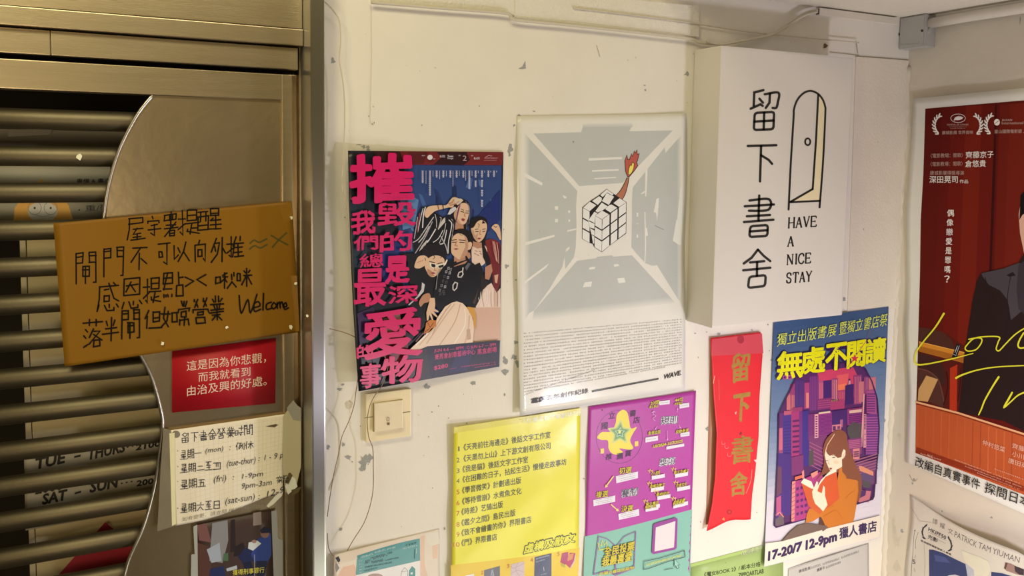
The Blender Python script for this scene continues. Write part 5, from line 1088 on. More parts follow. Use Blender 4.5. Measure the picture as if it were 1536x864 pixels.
# ------------------------------------------------------------------ blue book fair poster
BW = inker((234, 222, 212), rough=0.3, bump=0.09, bscale=9)
t = thing('blue_book_fair_poster', 'blue poster of a woman reading an orange book before a purple city', 'poster', at(1240, 660))
S = Sheet([(1161, 484), (1333, 460), (1320, 806), (1146, 850)], base=0.002, curl=lambda u, v: .002 + .003 * np.sin(v * 7 + u * 3) ** 2 * (1 - np.abs(2 * u - 1)) + .006 * np.clip(v * 5 - 4, 0, 1) * (1 - u))
S.mesh('poster_sheet', BW(60, 92, 134, 'blue_print'), t)
a = Art(S)
N = 34
for k in range(N):
    f = (k + .5) / N; g = np.interp(f, [0, .12, .4, .62, .75, 1], [0, .12, .3, .62, .95, 1])
    c = tuple(np.array((60, 92, 136)) * (1 - g) + np.array((226, 208, 214)) * g)
    if f < .2: c = tuple(np.array((60, 84, 122)) * (1 - f * 5) + np.array((84, 104, 142)) * f * 5)
    e = .0008; a.poly([S.px(.001, k / N - e), S.px(.999, k / N - e), S.px(.999, (k + 1) / N + e), S.px(.001, (k + 1) / N + e)], BW(*c), up=False)
a.layer += 1; a.build('printed_gradient', t)
U = lambda *p: [(1150 + x / 6.174, 560 + y / 6.174) for x, y in p]
U0 = lambda *p: [(1150 + x / 6.174, 460 + y / 6.174) for x, y in p]
UW = lambda *p: [(1190 + x / 4.8, 620 + y / 4.8) for x, y in p]
UB = lambda *p: [(1140 + x / 5.08, 680 + y / 5.08) for x, y in p]
a = Art(S, start=4, step=3e-5)
win = [(1240, 545), (1206, 552), (1193, 568), (1184, 588), (1175.5, 604), (1168.5, 620), (1167, 680), (1164, 740), (1161.5, 788), (1164, 791), (1240, 770), (1309, 749), (1311, 745), (1317, 680), (1319, 642), (1316, 598), (1308, 572), (1298, 553), (1284, 543)]
a.poly(win, BW(86, 40, 96)); a.poly(U((470, -20), (800, -60), (860, 60), (800, 230), (600, 250), (480, 120)), BW(206, 66, 100)); a.poly(U((640, 90), (740, 70), (740, 160), (640, 170)), BW(236, 120, 86)); a.poly(U((650, 20), (760, 0), (750, 90), (640, 110)), BW(224, 90, 94))
def R(x0, y0, x1, y1, c, sk=-.12): a.poly(U((x0, y0), (x1, y0 + sk * (x1 - x0)), (x1, y1 + sk * (x1 - x0)), (x0, y1)), BW(*c))
def stripes(x0, y0, x1, y1, n, c, w, sk=-.12, vert=False):
    for k in range(n):
        if vert:
            x = x0 + (x1 - x0) * (k + .5) / n; a.stroke(U((x, y0), (x, y1)), w, BW(*c), up=False, cap=False)
        else:
            y = y0 + (y1 - y0) * (k + .5) / n; a.stroke(U((x0, y), (x1, y + sk * (x1 - x0))), w, BW(*c), up=False, cap=False)
    a.layer += 1
# far towers
R(185, 190, 225, 340, (196, 96, 110)); R(215, 100, 262, 350, (150, 60, 110)); stripes(190, 200, 260, 340, 5, (226, 140, 120), .7, vert=True)
R(262, 60, 350, 340, (72, 42, 108)); stripes(268, 70, 346, 330, 6, (92, 56, 124), .8, vert=True); R(350, 90, 395, 330, (168, 66, 118)); stripes(366, 180, 390, 320, 2, (230, 140, 120), 1.6, vert=True)
R(395, 30, 480, 350, (104, 48, 116)); stripes(400, 30, 478, 340, 5, (140, 66, 128), .8, vert=True); R(480, 70, 530, 260, (176, 74, 122)); stripes(485, 90, 526, 250, 3, (214, 120, 130), .7, vert=True); R(525, 70, 600, 300, (66, 36, 104)); R(600, 50, 660, 250, (150, 64, 120)); stripes(606, 60, 656, 240, 3, (232, 150, 120), .9, vert=True)
R(660, 160, 740, 290, (164, 62, 110)); stripes(664, 170, 736, 250, 7, (206, 96, 100), .7, vert=True); a.poly(U((728, 115), (752, 105), (760, 50), (775, 50), (785, 100), (806, 100), (800, 285), (722, 290)), BW(58, 34, 96)); a.poly(U((754, 104), (760, 66), (776, 66), (780, 100)), BW(206, 140, 150))
R(806, 20, 880, 290, (140, 56, 116)); stripes(812, 30, 878, 280, 4, (214, 120, 124), .9, vert=True); R(850, 80, 900, 270, (196, 110, 120)); R(900, 30, 960, 200, (120, 52, 116)); stripes(905, 40, 955, 190, 4, (190, 96, 120), .8, vert=True); R(945, 40, 1010, 180, (206, 110, 120))
R(470, 240, 600, 340, (132, 50, 108)); stripes(475, 250, 590, 330, 4, (178, 84, 120), .8); R(590, 250, 720, 340, (168, 60, 106)); R(596, 245, 668, 262, (60, 36, 60)); a.ticks(*U((600, 262), (664, 252)), 2.0, BW(206, 170, 110), 6)
# middle blocks
R(100, 370, 250, 820, (100, 40, 110)); R(150, 385, 236, 864, (70, 46, 130)); stripes(155, 440, 232, 850, 14, (58, 36, 112), 1.3); R(160, 350, 240, 390, (186, 84, 110)); R(228, 350, 330, 864, (168, 52, 112)); stripes(240, 420, 305, 850, 9, (86, 28, 90), 3.0); R(240, 320, 330, 360, (150, 56, 104)); R(320, 350, 392, 864, (64, 44, 128)); R(300, 352, 330, 864, (116, 46, 120)); R(385, 380, 450, 620, (120, 46, 110))
R(104, 510, 148, 720, (206, 100, 126)); R(392, 580, 560, 864, (124, 56, 106)); stripes(396, 620, 520, 860, 7, (174, 96, 128), 1.2, sk=.5); a.poly(U((400, 720), (430, 700), (440, 840), (392, 864), (388, 780)), BW(86, 76, 74))
R(470, 370, 605, 580, (150, 52, 124)); stripes(480, 390, 600, 575, 15, (92, 34, 106), .9); R(444, 380, 478, 600, (232, 160, 168)); stripes(452, 390, 470, 592, 9, (92, 40, 84), 2.0, sk=0); R(482, 362, 590, 378, (226, 190, 170)); R(604, 350, 748, 480, (70, 40, 104)); R(748, 330, 890, 480, (150, 56, 118)); stripes(760, 350, 885, 470, 7, (84, 32, 100), 1.6); R(765, 345, 880, 372, (220, 180, 160)); a.ticks(*U((775, 338), (870, 322)), 2.2, BW(60, 30, 50), 8)
a.poly(U((745, 500), (800, 450), (885, 470), (885, 660), (800, 660), (750, 560)), BW(84, 74, 78)); R(680, 430, 705, 500, (176, 96, 130)); R(606, 480, 690, 545, (214, 130, 140)); R(612, 490, 640, 530, (90, 40, 84)); R(655, 490, 680, 515, (110, 50, 100))
R(915, 380, 1040, 760, (112, 50, 126)); stripes(920, 400, 1036, 750, 15, (170, 84, 140), 1.5, sk=-.02); a.poly(U((925, 160), (1010, 150), (1020, 380), (925, 370)), BW(168, 74, 134)); stripes(930, 180, 1005, 360, 8, (100, 40, 110), 1.8, sk=0); a.poly(U((895, 190), (908, 190), (885, 680), (872, 680)), BW(226, 156, 156)); R(895, 380, 922, 690, (216, 140, 150)); stripes(900, 385, 918, 520, 10, (100, 46, 96), 1.4, sk=0); stripes(905, 540, 915, 690, 3, (110, 50, 110), 1.2, sk=0)
R(750, 610, 880, 760, (132, 56, 112)); stripes(760, 620, 870, 700, 5, (186, 96, 130), 1.4); R(800, 700, 860, 800, (216, 130, 130)); stripes(806, 720, 855, 780, 3, (110, 50, 90), 2.2); R(800, 830, 1020, 1050, (112, 56, 104)); stripes(800, 800, 1030, 960, 6, (160, 92, 120), 1.8, sk=-.3)
UWs = lambda pts, c: a.poly(UW(*pts), BW(*c))
UWs(((470, 380), (490, 378), (576, 420), (576, 450), (480, 415)), (222, 140, 110)); UWs(((490, 420), (576, 455), (576, 500), (490, 480)), (96, 70, 110)); UWs(((500, 480), (560, 500), (550, 540), (500, 530)), (84, 74, 78)); UWs(((480, 550), (560, 560), (545, 640), (470, 640)), (196, 110, 120)); UWs(((490, 555), (525, 550), (520, 590), (480, 610)), (80, 44, 100))
# lower left block with window grid
R(100, 720, 150, 1420, (150, 70, 120)); a.poly(UB((130, 0), (240, 0), (235, 470), (185, 470), (160, 440), (130, 520), (115, 560)), BW(74, 42, 122)); a.poly(UB((130, 100), (165, 100), (165, 300), (128, 330)), BW(110, 64, 84)); a.poly(UB((125, 340), (160, 320), (160, 460), (125, 480)), BW(196, 86, 130)); a.poly(UB((118, 500), (175, 470), (185, 540), (116, 555)), BW(110, 90, 96)); a.stroke(UB((122, 470), (150, 450), (180, 485)), 1.2, BW(232, 150, 130)); a.poly(UB((240, 30), (330, 10), (330, 150), (240, 170)), BW(128, 50, 108)); stripes(700, 0, 701, 1, 0, (0, 0, 0), 1)
a.poly(UB((245, 215), (320, 200), (460, 140), (480, 180), (460, 400), (350, 500), (245, 525)), BW(178, 60, 124))
for r in range(5):
    for c in range(3): x = 276 + c * 32; y = 262 + r * 48 - c * 9; a.poly(UB((x, y), (x + 20, y - 6), (x + 20, y + 16), (x, y + 22)), BW(92, 34, 104), up=False)
a.layer += 1; a.poly(UB((244, 215), (270, 210), (262, 515), (238, 520)), BW(228, 140, 130)); 
for r in range(9): y = 230 + r * 32; a.stroke(UB((242, y + 14), (266, y)), 1.2, BW(190, 84, 110), up=False)
a.layer += 1; a.poly(UB((265, 180), (320, 165), (325, 185), (268, 205)), BW(232, 110, 84)); a.poly(UB((320, 140), (335, 125), (338, 190), (322, 195)), BW(228, 140, 130)); a.poly(UB((385, 155), (440, 130), (440, 160), (400, 190)), BW(226, 140, 126))
a.stroke(win, 1.8, BW(56, 26, 84), closed=True)
a.build('printed_city', t)
a = Art(S, start=110, step=3e-5)
a.line('獨立出版書展', U0((92, 368))[0], U0((640, 270))[0], 19, BW(226, 226, 90), bold=-.002, slant=.12, jit=.3); a.line('暨獨立書店祭', U0((668, 262))[0], U0((1112, 175))[0], 19, BW(226, 226, 90), bold=-.002, slant=.12, jit=.3); a.build('yellow_brush_line', t)
a = Art(S, start=114, step=3e-5); tp = BW(48, 26, 78); ty = BW(238, 226, 24, 'bright_yellow_print')
for ch, x0, y0, x1, y1 in (('無', 85, 395, 335, 690), ('處', 305, 360, 545, 640), ('不', 535, 325, 745, 610), ('閱', 735, 305, 915, 585), ('讀', 905, 280, 1105, 545)): a.glyph(ch, U0((x0, y1 - 8))[0], U0((x1, y1 - 36))[0], (1.5, -(y1 - y0 - 34) / 6.174), tp, bold=.10, up=False)
a.layer += 1
for ch, x0, y0, x1, y1 in (('無', 85, 395, 335, 690), ('處', 305, 360, 545, 640), ('不', 535, 325, 745, 610), ('閱', 735, 305, 915, 585), ('讀', 905, 280, 1105, 545)): a.glyph(ch, U0((x0 + 6, y1 - 8))[0], U0((x1 - 4, y1 - 36))[0], (1.5, -(y1 - y0 - 34) / 6.174), ty, bold=.026, up=False)
a.layer += 1; sr_ = BW(206, 44, 70); a.poly([(U0((815 + r * math.cos(k * .628 - 1.57), 480 + r * math.sin(k * .628 - 1.57)))[0]) for k, r in [(i, 40 if i % 2 == 0 else 17) for i in range(10)]], sr_); a.stroke(U0((750, 560), (920, 320)), .8, BW(190, 60, 80)); a.stroke(U0((920, 320), (960, 210)), .5, BW(150, 70, 120))
for x in (168, 215): a.ell(*U0((x, 655))[0], 3.2, 3.4, BW(180, 80, 150)); a.ell(*U0((x, 655))[0], 1.7, 1.8, BW(90, 30, 100))
a.build('yellow_title', t)
a = Art(S, start=130, step=3e-5)
W_ = lambda pts, c, sm=True: a.poly(UW(*pts), BW(*c), smooth=sm, n=4)
W_(((292, 132), (345, 120), (382, 150), (395, 230), (425, 310), (455, 380), (490, 460), (490, 560), (465, 640), (440, 560), (400, 490), (350, 430), (300, 430), (250, 430), (200, 450), (165, 480), (205, 420), (222, 340), (213, 270), (235, 190)), (136, 76, 54))
W_(((330, 400), (352, 385), (372, 430), (385, 470), (440, 470), (467, 490), (470, 560), (455, 660), (438, 760), (425, 792), (340, 815), (262, 836), (205, 800), (192, 745), (140, 778), (90, 790), (95, 730), (115, 685), (160, 690), (300, 600)), (208, 118, 42), False)
W_(((232, 262), (226, 300), (236, 350), (252, 388), (266, 414), (290, 412), (320, 402), (350, 385), (358, 335), (375, 300), (376, 268), (362, 258), (352, 280), (346, 315), (320, 322), (290, 297), (262, 306), (242, 288)), (244, 220, 190), False)
W_(((350, 330), (400, 300), (455, 380), (485, 470), (450, 480), (400, 472), (378, 450), (352, 420)), (136, 76, 54), False)
a.stroke(UW((296, 150), (270, 190), (245, 230), (232, 275)), 1.0, BW(240, 196, 160), smooth=True)
W_(((195, 500), (230, 455), (310, 418), (332, 612), (262, 672), (215, 700), (165, 560)), (216, 88, 46), False); W_(((57, 503), (135, 540), (165, 600), (205, 712), (188, 726), (110, 668)), (212, 92, 50), False)
W_(((76, 468), (54, 500), (130, 542), (152, 545), (130, 490)), (246, 228, 202), False); W_(((160, 548), (200, 478), (262, 418), (310, 398), (310, 420), (232, 456), (190, 512), (172, 560)), (246, 228, 202), False)
W_(((135, 565), (148, 535), (168, 488), (179, 498), (172, 535), (176, 562), (205, 575), (216, 520), (227, 532), (228, 590), (246, 660), (215, 706), (192, 682), (158, 652), (140, 605)), (244, 220, 190), False)
W_(((195, 745), (205, 755), (240, 828), (188, 800)), (92, 56, 46), False); hr = BW(70, 36, 30)
a.stroke(UW((283, 320), (300, 318)), 1.0, hr); a.stroke(UW((232, 342), (248, 340)), .9, hr); a.stroke(UW((280, 305), (302, 308)), .5, hr); a.stroke(UW((260, 330), (250, 362), (262, 366)), .5, BW(214, 160, 130)); a.poly(UW((258, 396), (270, 390), (282, 398), (268, 408)), BW(156, 62, 60)); a.ell(*UW((308, 352))[0], 4, 2.6, BW(246, 206, 172))
for st in (((372, 440), (380, 468), (400, 474)), ((440, 560), (410, 575), (380, 610)), ((215, 745), (300, 700), (340, 735), (360, 760)), ((465, 500), (468, 560), (450, 660)), ((250, 660), (290, 670))): a.stroke(UW(*st), .5, BW(190, 104, 36), smooth=True)
a.stroke(UW((375, 282), (362, 300), (362, 320)), .6, BW(226, 180, 150))
a.build('printed_reader', t)
a = Art(S, start=160, step=3e-5); a.poly(UB((162, 676), (230, 600), (290, 550), (360, 532), (440, 542), (508, 552), (530, 580), (520, 586)), BW(118, 92, 82)); a.poly([S.px(0.004, .905), (1173, 812), (1240, 793), S.px(.996, .905), S.px(.998, .998), S.px(.002, .998)], BW(236, 216, 198))
a.build('cream_band', t)
a = Art(S, start=166, step=3e-5); pl_ = BW(58, 34, 84)
a.line('17-20/7', UB((60, 822))[0], UB((318, 742))[0], 14.5, pl_, bold=.05, slant=.05); a.line('12-9pm', (1208, 829.5), (1255, 815.5), 19, pl_, bold=.05, slant=.05); a.line('獵人書店', (1259, 809), (1315, 797), 17, pl_, bold=.025)
a.build('date_line', t)

# ------------------------------------------------------------------ film poster on the right-hand wall
def wpx(p):
    c = CM.T @ (np.array(p) - CAM); return (PPX + FOC * c[0] / c[2], PPY + FOC * c[1] / c[2])
FP = inker((205, 186, 160), rough=0.55, bump=0.05, bscale=8, albedo=.80, spec=.05)
t = thing('film_poster', 'large dark red film poster of a person in a suit, on the right wall', 'poster', atr(1420, 420))
TLp, BLp = atr(1370, 148), atr(1358, 693)
TRp, BRp = wpx((XR, -0.62, 0.183)), wpx((XR, -0.62, -0.806))
S = Sheet([(1370, 148), TRp, BRp, (1358, 693)], plane=('X', XR), base=0.003, curl=lambda u, v: .003 * np.clip(1 - u * 5, 0, 1) * np.sin(v * 6) ** 2 + .006 * np.clip(1 - v * 8, 0, 1) ** 1.5 + .002 * np.sin(u * 8 + v * 3) ** 2 + .010 * np.clip(v * 9 - 8, 0, 1) * np.clip(u * 3, 0, 1),
          warp=lambda u, v: ((1 - u) * np.interp(v, [0, .1, .3, .5, .62, .8, 1], [0, -1, -7, -3, -5, 2, 0]), 0))
S.mesh('poster_sheet', FP(202, 184, 158, 'white_poster_paper'), t, 40, 60)
a = Art(S, maxe=9, step=3e-5, start=9)
redq = [(1388, 163), (1385, 260), (1381, 330), (1380, 408), (1377, 513), (1376, 602), (1374, 679), wpx((XR, -0.60, -0.755)), wpx((XR, -0.60, 0.155))]
a.poly(redq, FP(84, 19, 12, 'dark_red_print'))
edge_r = lambda x, y0, y1: None
for x0, x1, c in ((1410, 1424, (88, 20, 13)), (1424, 1446, (96, 22, 13)), (1446, 1470, (106, 27, 14)), (1470, 1489, (94, 21, 13)), (1497, 1512, (96, 24, 13)), (1512, 1560, (102, 27, 15)), (1560, 1620, (108, 30, 17))):
    a.poly([(x0 + 3, 162.5 - (x0 - 1388) * .055), (x1 + 3, 162.5 - (x1 - 1388) * .055), (x1 - 10, 520), (x0 - 10, 520)], FP(*c))
a.poly([(1493, 156), (1495, 158), (1493, 260), (1487, 410), (1484, 410), (1489, 260)], FP(52, 14, 12)); 
Cc = lambda *p: [(1350 + x / 3.602, 380 + y / 3.6) for x, y in p]
a.poly([(1378, 490), (1420, 500), (1448, 520), (1440, 640), (1374, 620)], FP(78, 24, 16))
a.poly(Cc((104, 400), (160, 405), (230, 425), (280, 470), (300, 520), (104, 480)), FP(70, 36, 26), smooth=False)
a.poly(Cc((100, 540), (150, 550), (210, 575), (240, 620), (245, 680), (235, 720), (98, 640)), FP(58, 30, 24)); a.poly(Cc((98, 625), (150, 635), (205, 670), (235, 760), (235, 830), (150, 800), (96, 790)), FP(74, 40, 30))
a.stroke(Cc((100, 622), (160, 640), (210, 690), (238, 800)), 1.6, FP(96, 54, 40), smooth=True)
a.poly(Cc((104, 478), (350, 536), (345, 592), (102, 530)), FP(186, 112, 34)); a.poly(Cc((104, 500), (350, 560), (346, 590), (102, 530)), FP(150, 84, 26)); a.stroke(Cc((104, 478), (350, 536)), 1.0, FP(210, 142, 60))
a.poly(Cc((142, 660), (205, 680), (150, 802), (96, 795), (100, 735)), FP(178, 128, 72)); a.poly(Cc((270, 620), (310, 600), (306, 864), (268, 850)), FP(160, 44, 20)); a.stroke(Cc((250, 640), (258, 720), (235, 820)), 1.2, FP(30, 20, 18), smooth=True); a.stroke(Cc((330, 620), (322, 740), (312, 800)), 1.0, FP(30, 20, 18))
a.poly(Cc((306, 488), (328, 498), (305, 572), (280, 560)), FP(24, 20, 22)); a.stroke(Cc((310, 500), (297, 535)), .9, FP(170, 160, 150)); a.stroke(Cc((320, 500), (304, 545)), .9, FP(150, 140, 135)); a.stroke(Cc((288, 545), (303, 552)), .9, FP(150, 140, 135))
# bench front
D2 = lambda *p: [(1330 + x / 2.039, 440 + y / 2.0377) for x, y in p]
a.poly(D2((90, 332), (220, 367), (420, 432)) + [wpx((XR, -0.60, -0.63)), wpx((XR, -0.60, -0.755))] + D2((88, 487)), FP(166, 72, 34))
for k in range(14):
    x = 96 + k * 24; a.stroke(D2((x, 340 + (x - 90) * .31), (x - 3, 480 + (x - 90) * .36)), rd.choice([.7, 1.2, 2.0]), FP(*rd.choice([(150, 60, 28), (182, 84, 40), (172, 76, 36)])), smooth=False)
a.stroke(D2((90, 332), (220, 366), (420, 430)), 2.6, FP(206, 146, 96)); a.stroke(D2((90, 338), (220, 372), (420, 437)), 1.0, FP(96, 36, 18))
a.poly(D2((92, 470), (420, 590)) + D2((420, 606), (88, 488)), FP(128, 44, 22))
a.build('printed_courtroom', t)
a = Art(S, maxe=9, step=3e-5, start=60)
a.poly(Cc((438, 106), (500, 92), (560, 80), (640, 50), (668, 5)) + [(1560, 370), (1640, 420), (1640, 700)] + Cc((560, 905), (380, 870), (318, 858), (330, 760), (345, 560), (370, 400), (392, 250), (415, 150)), FP(38, 24, 20))
a.poly(Cc((440, 108), (560, 82), (640, 52), (672, 60), (672, 300), (600, 360), (580, 250), (540, 200), (480, 170), (450, 130)), FP(66, 54, 52)); a.poly(Cc((575, 118), (610, 100), (625, 120), (590, 126)), FP(34, 24, 26)); a.stroke(Cc((600, 110), (580, 240), (590, 330), (560, 470)), 1.0, FP(30, 22, 24), smooth=True); a.stroke(Cc((460, 130), (480, 230), (470, 330)), 1.2, FP(34, 24, 26), smooth=True); a.poly(Cc((640, 60), (672, 40), (672, 330), (640, 300), (630, 200)), FP(52, 42, 42))
a.poly([(1533, 292), (1545, 288), (1560, 380), (1537, 384), (1530, 350), (1528, 322)], FP(196, 142, 110)); a.poly([(1531, 292), (1545, 280), (1580, 280), (1570, 320), (1545, 316), (1534, 322), (1529, 330)], FP(24, 16, 16))
a.build('printed_person_in_suit', t)
a = Art(S, maxe=9, step=3e-5, start=80); yw = FP(206, 186, 44, 'yellow_brush')
for st, w in ((((237, 325), (190, 400), (128, 475), (90, 530), (80, 575), (92, 600), (150, 597), (280, 570), (395, 540)), (3.0, 2.4, 2.2, 2.2, 2.4, 2.6, 2.2, 2.0, 1.2)), (((372, 464), (420, 456), (442, 464), (436, 490), (410, 520), (370, 528), (352, 515), (362, 495), (400, 460), (460, 450), (535, 452), (530, 480), (520, 515), (535, 526), (570, 490), (620, 440), (672, 405), (720, 380)), 2.0),
              (((668, 430), (645, 470), (638, 500), (655, 512), (700, 500)), 2.4), (((303, 673), (340, 655), (420, 630), (520, 614), (670, 606), (760, 604)), (3.2, 2.6, 2.0, 1.8, 1.6, 1.4)), (((533, 668), (500, 720), (460, 790), (440, 840), (425, 872)), (3.0, 2.6, 2.4, 2.2, 1.8)), (((606, 752), (585, 790), (562, 832), (600, 800), (640, 765), (690, 745)), (2.6, 3.0, 2.4, 2.0, 2.2, 2.6))):
    a.stroke(Cc(*st), list(w) if isinstance(w, tuple) else w, yw, smooth=True, up=False)
a.layer += 1; a.build('yellow_script_title', t)
a = Art(S, maxe=9, step=3e-5, start=82); wt = FP(214, 190, 166, 'pale_print'); wt2 = FP(170, 128, 106)
M_ = lambda x, y: (1350 + x / 5.398, 140 + y / 5.4)
a.line('〈電影教場：闇歌〉', M_(248, 524), M_(510, 518), 6.6, wt2, up=False); a.line('齊藤京子', M_(532, 528), M_(758, 522), 10.5, wt, bold=.01, up=False); a.line('〈電影教場：闇歌〉', M_(246, 592), M_(508, 586), 6.6, wt2, up=False); a.line('倉悠貴', M_(528, 600), M_(695, 596), 10.5, wt, bold=.01, up=False)
a.line('康城影展得獎導演', M_(243, 662), M_(518, 662), 6.6, wt2, up=False); a.line('深田晃司', M_(238, 726), M_(468, 726), 10.5, wt, bold=.01, up=False); a.line('作品', M_(482, 728), M_(552, 730), 5.6, wt, up=False)
a.line('康城影展 世界首映', M_(340, 334), M_(592, 330), 5.6, wt2, bold=.01, up=False); a.line('釜山國際電影節 入選', M_(764, 325), M_(1060, 322), 5.8, wt2, bold=.01, up=False); a.line('BUSAN', M_(828, 226), M_(908, 224), 3.2, wt2, bold=.02, up=False); a.line('International Film Festival', M_(824, 252), M_(1180, 246), 4, wt2, bold=.01, up=False); a.line('FESTIVAL DE CANNES', M_(382, 262), M_(556, 260), 2.6, wt2, bold=.01, up=False); a.ticks(M_(398, 275), M_(540, 273), 1, wt2, 20); a.ticks(M_(408, 287), M_(532, 285), 1, wt2, 18)
for k, ch in enumerate('偶像戀愛是罪嗎？'):
    f = k / 7.0; y = 314.5 + 99 * f; x = 1420.5 + (k < 3) * 0 - 0.6 * k; a.glyph(ch, (x, y + 10.2), (x + 10.5 - .3 * k, y + 10.2), (0, -10.4), wt, bold=.012, up=False)
a.layer += 1; a.build('cast_lettering', t)
a = Art(S, maxe=9, step=3e-5, start=86)
def laurel(cx, cy, rx, ry, side, m, n=8, sz=3.2):
    for k in range(n):
        th = math.radians(-62 + 124 * k / (n - 1)); x = cx + side * rx * math.cos(th); y = cy + ry * math.sin(th)
        for d in (-1, 1):
            an = math.atan2(ry * math.cos(th), -side * rx * math.sin(th)) + math.pi + d * .55 * side
            a.ell(x + sz * .8 * math.cos(an), y + sz * .8 * math.sin(an), sz, sz * .36, m, rot=an, up=False, n=8)
    a.layer += 1
l0 = M_(425, 258); laurel(l0[0] - 15, l0[1], 12.5, 15, -1, wt); l1 = M_(520, 258); laurel(l1[0] + 13, l1[1], 12.5, 15, 1, wt); l2 = M_(860, 255); laurel(l2[0] - 18, l2[1], 12.5, 15, -1, wt)
c0 = M_(470, 202); a.stroke([(c0[0] + 11 * math.cos(k), c0[1] + 6.4 * math.sin(k)) for k in [i * math.pi / 10 for i in range(20)]], .7, wt, closed=True)
for k in range(7): a.stroke([(c0[0] - 6, c0[1] + 3), (c0[0] - 4 + k * 1.9, c0[1] - 3.4 + abs(k - 3) * .6)], .9, wt, up=False)
a.ell(c0[0] + 1, c0[1] + .5, 6, 2.2, wt, rot=-.15); a.ell(*M_(785, 234), 4.3, 5, wt); a.stroke([M_(772, 244), M_(798, 222)], .8, FP(104, 27, 20)); a.build('festival_laurels', t)
a = Art(S, maxe=9, step=3e-5, start=90)
dk = FP(34, 30, 28, 'black_print')
a.glyph('改編自真實事件', (1372, 699.5), (1469, 735.5), (2.0, -15.5), dk, bold=.006); a.glyph('探問日本', (1476, 738.5), (1545, 763), (2.4, -16), dk, bold=.006)
op = FP(206, 150, 116)
a.glyph('仲村悠菜', (1473.5, 667), (1507, 679), (.8, -8), op); a.glyph('齊藤京子', (1518, 672), (1555, 684), (.8, -8), op); a.glyph('小川未祐', (1518, 684), (1555, 696), (.8, -8), op); a.glyph('唐田英里佳', (1512, 694), (1560, 710), (.8, -8), op)
for p, q_, n in (((1432, 690), (1530, 726), 44), ((1448, 700), (1534, 732), 40), ((1492, 704), (1536, 720), 16), ((1466, 710), (1530, 735), 30)): a.ticks(p, q_, 1.4, op, n)
a.ticks((1381, 681), (1412, 691), 1.6, op, 14); a.line('明王', (1391, 685), (1400, 688), 4, op); a.build('credit_lettering', t)

# ------------------------------------------------------------------ retrospective poster lower right
HP = inker((224, 208, 186), rough=.45, bump=.12, bscale=12)
t = thing('retrospective_poster', 'creased white poster with a laurel and dark blue picture at lower right', 'poster', atr(1440, 810))
TRq, BRq = wpx((XR, -0.52, -0.905)), wpx((XR, -0.52, -1.25))
S = Sheet([(1365, 741), TRq, BRq, (1358, 930)], plane=('X', XR), base=0.002, curl=lambda u, v: .038 * np.sin(np.clip(u * 1.15, 0, 1) * np.pi * .62) ** 1.5 * np.clip(1 - v * .8, 0, 1) + .003 * np.sin(u * 14 + v * 6) ** 2 * np.clip(1 - u * 2, 0, 1),
          warp=lambda u, v: ((3 * math.sin(v * 8)) * (1 - u), 9 * math.sin(min(1, u * 1.6) * math.pi) * (1 - v)))
S.mesh('poster_sheet', HP(206, 188, 164, 'white_poster_paper'), t, 40, 40)
N_ = lambda *p: [(1355 + x / 6.448, 730 + y / 6.448) for x, y in p]
a = Art(S, maxe=12, start=4); gk = HP(96, 84, 76, 'grey_print'); bk2 = HP(44, 42, 48)
a.glyph('譚', N_((280, 355))[0], N_((328, 372))[0], (.8, -8), gk, up=False); a.glyph('耀', N_((350, 395))[0], N_((400, 412))[0], (.8, -8), gk, up=False); a.glyph('文', N_((428, 450))[0], N_((478, 468))[0], (.8, -8.5), gk, up=False)
a.glyph('PATRICK', N_((492, 485))[0], N_((705, 590))[0], (1.6, -8.6), gk, up=False); a.glyph('TAM', N_((722, 590))[0], N_((840, 640))[0], (1.6, -8.6), gk, up=False); a.glyph('YIU', N_((858, 645))[0], N_((960, 680))[0], (1.6, -8.6), gk, up=False); a.glyph('MAN', N_((970, 690))[0], N_((1120, 738))[0], (1.6, -8.6), gk)
a.glyph('HKIFF50', N_((240, 425))[0], N_((410, 512))[0], (1, -5.2), bk2, bold=.03); a.glyph('光影', N_((234, 500))[0], N_((330, 545))[0], (1, -6.5), bk2, bold=.02); a.glyph('香港國際電影節影人專輯', N_((165, 528))[0], N_((460, 668))[0], (.6, -3), bk2, bold=.015)
for k, y in enumerate((440, 470)): a.stroke(N_((245, y), (410, y + 80)), .4, gk)
for sd, pts in ((-1, ((228, 372), (195, 400), (185, 440), (195, 490), (215, 508))), (1, ((432, 490), (455, 530), (465, 575), (455, 610), (430, 625)))):
    for p, q_ in zip(pts, pts[1:]):
        for f in (0, .33, .66): x = p[0] + (q_[0] - p[0]) * f; y = p[1] + (q_[1] - p[1]) * f; a.ell(*N_((x + sd * 3, y))[0], 2.3, .9, bk2, rot=math.atan2(q_[1] - p[1], q_[0] - p[0]) + .5 * sd, up=False, n=8)
a.layer += 1; a.build('lettering', t)
a = Art(S, maxe=9, start=10); nb = HP(44, 52, 92, 'blue_print')
a.poly(N_((248, 608), (290, 610), (380, 640), (480, 690), (605, 750), (625, 900), (250, 930)), nb); a.poly(N_((850, 824), (950, 836), (1167, 900), (1170, 980), (850, 940)), nb); a.poly(N_((400, 880), (440, 858), (500, 850), (545, 864), (560, 900), (400, 900)), HP(196, 190, 180)); a.poly(N_((300, 660), (400, 680), (460, 740), (380, 730), (310, 720)), HP(66, 74, 116))
a.build('printed_picture', t); a = Art(S, maxe=9, start=14); a.poly(N_((985, 730), (1040, 745), (1110, 780), (1165, 805), (1167, 860), (1100, 850), (1000, 815), (972, 790)), HP(150, 112, 96)); a.poly(N_((1075, 765), (1167, 800), (1167, 860), (1120, 850), (1080, 820)), HP(60, 44, 46)); a.poly(N_((990, 735), (1010, 740), (990, 800), (975, 790)), HP(90, 60, 54)); a.build('printed_picture', t)
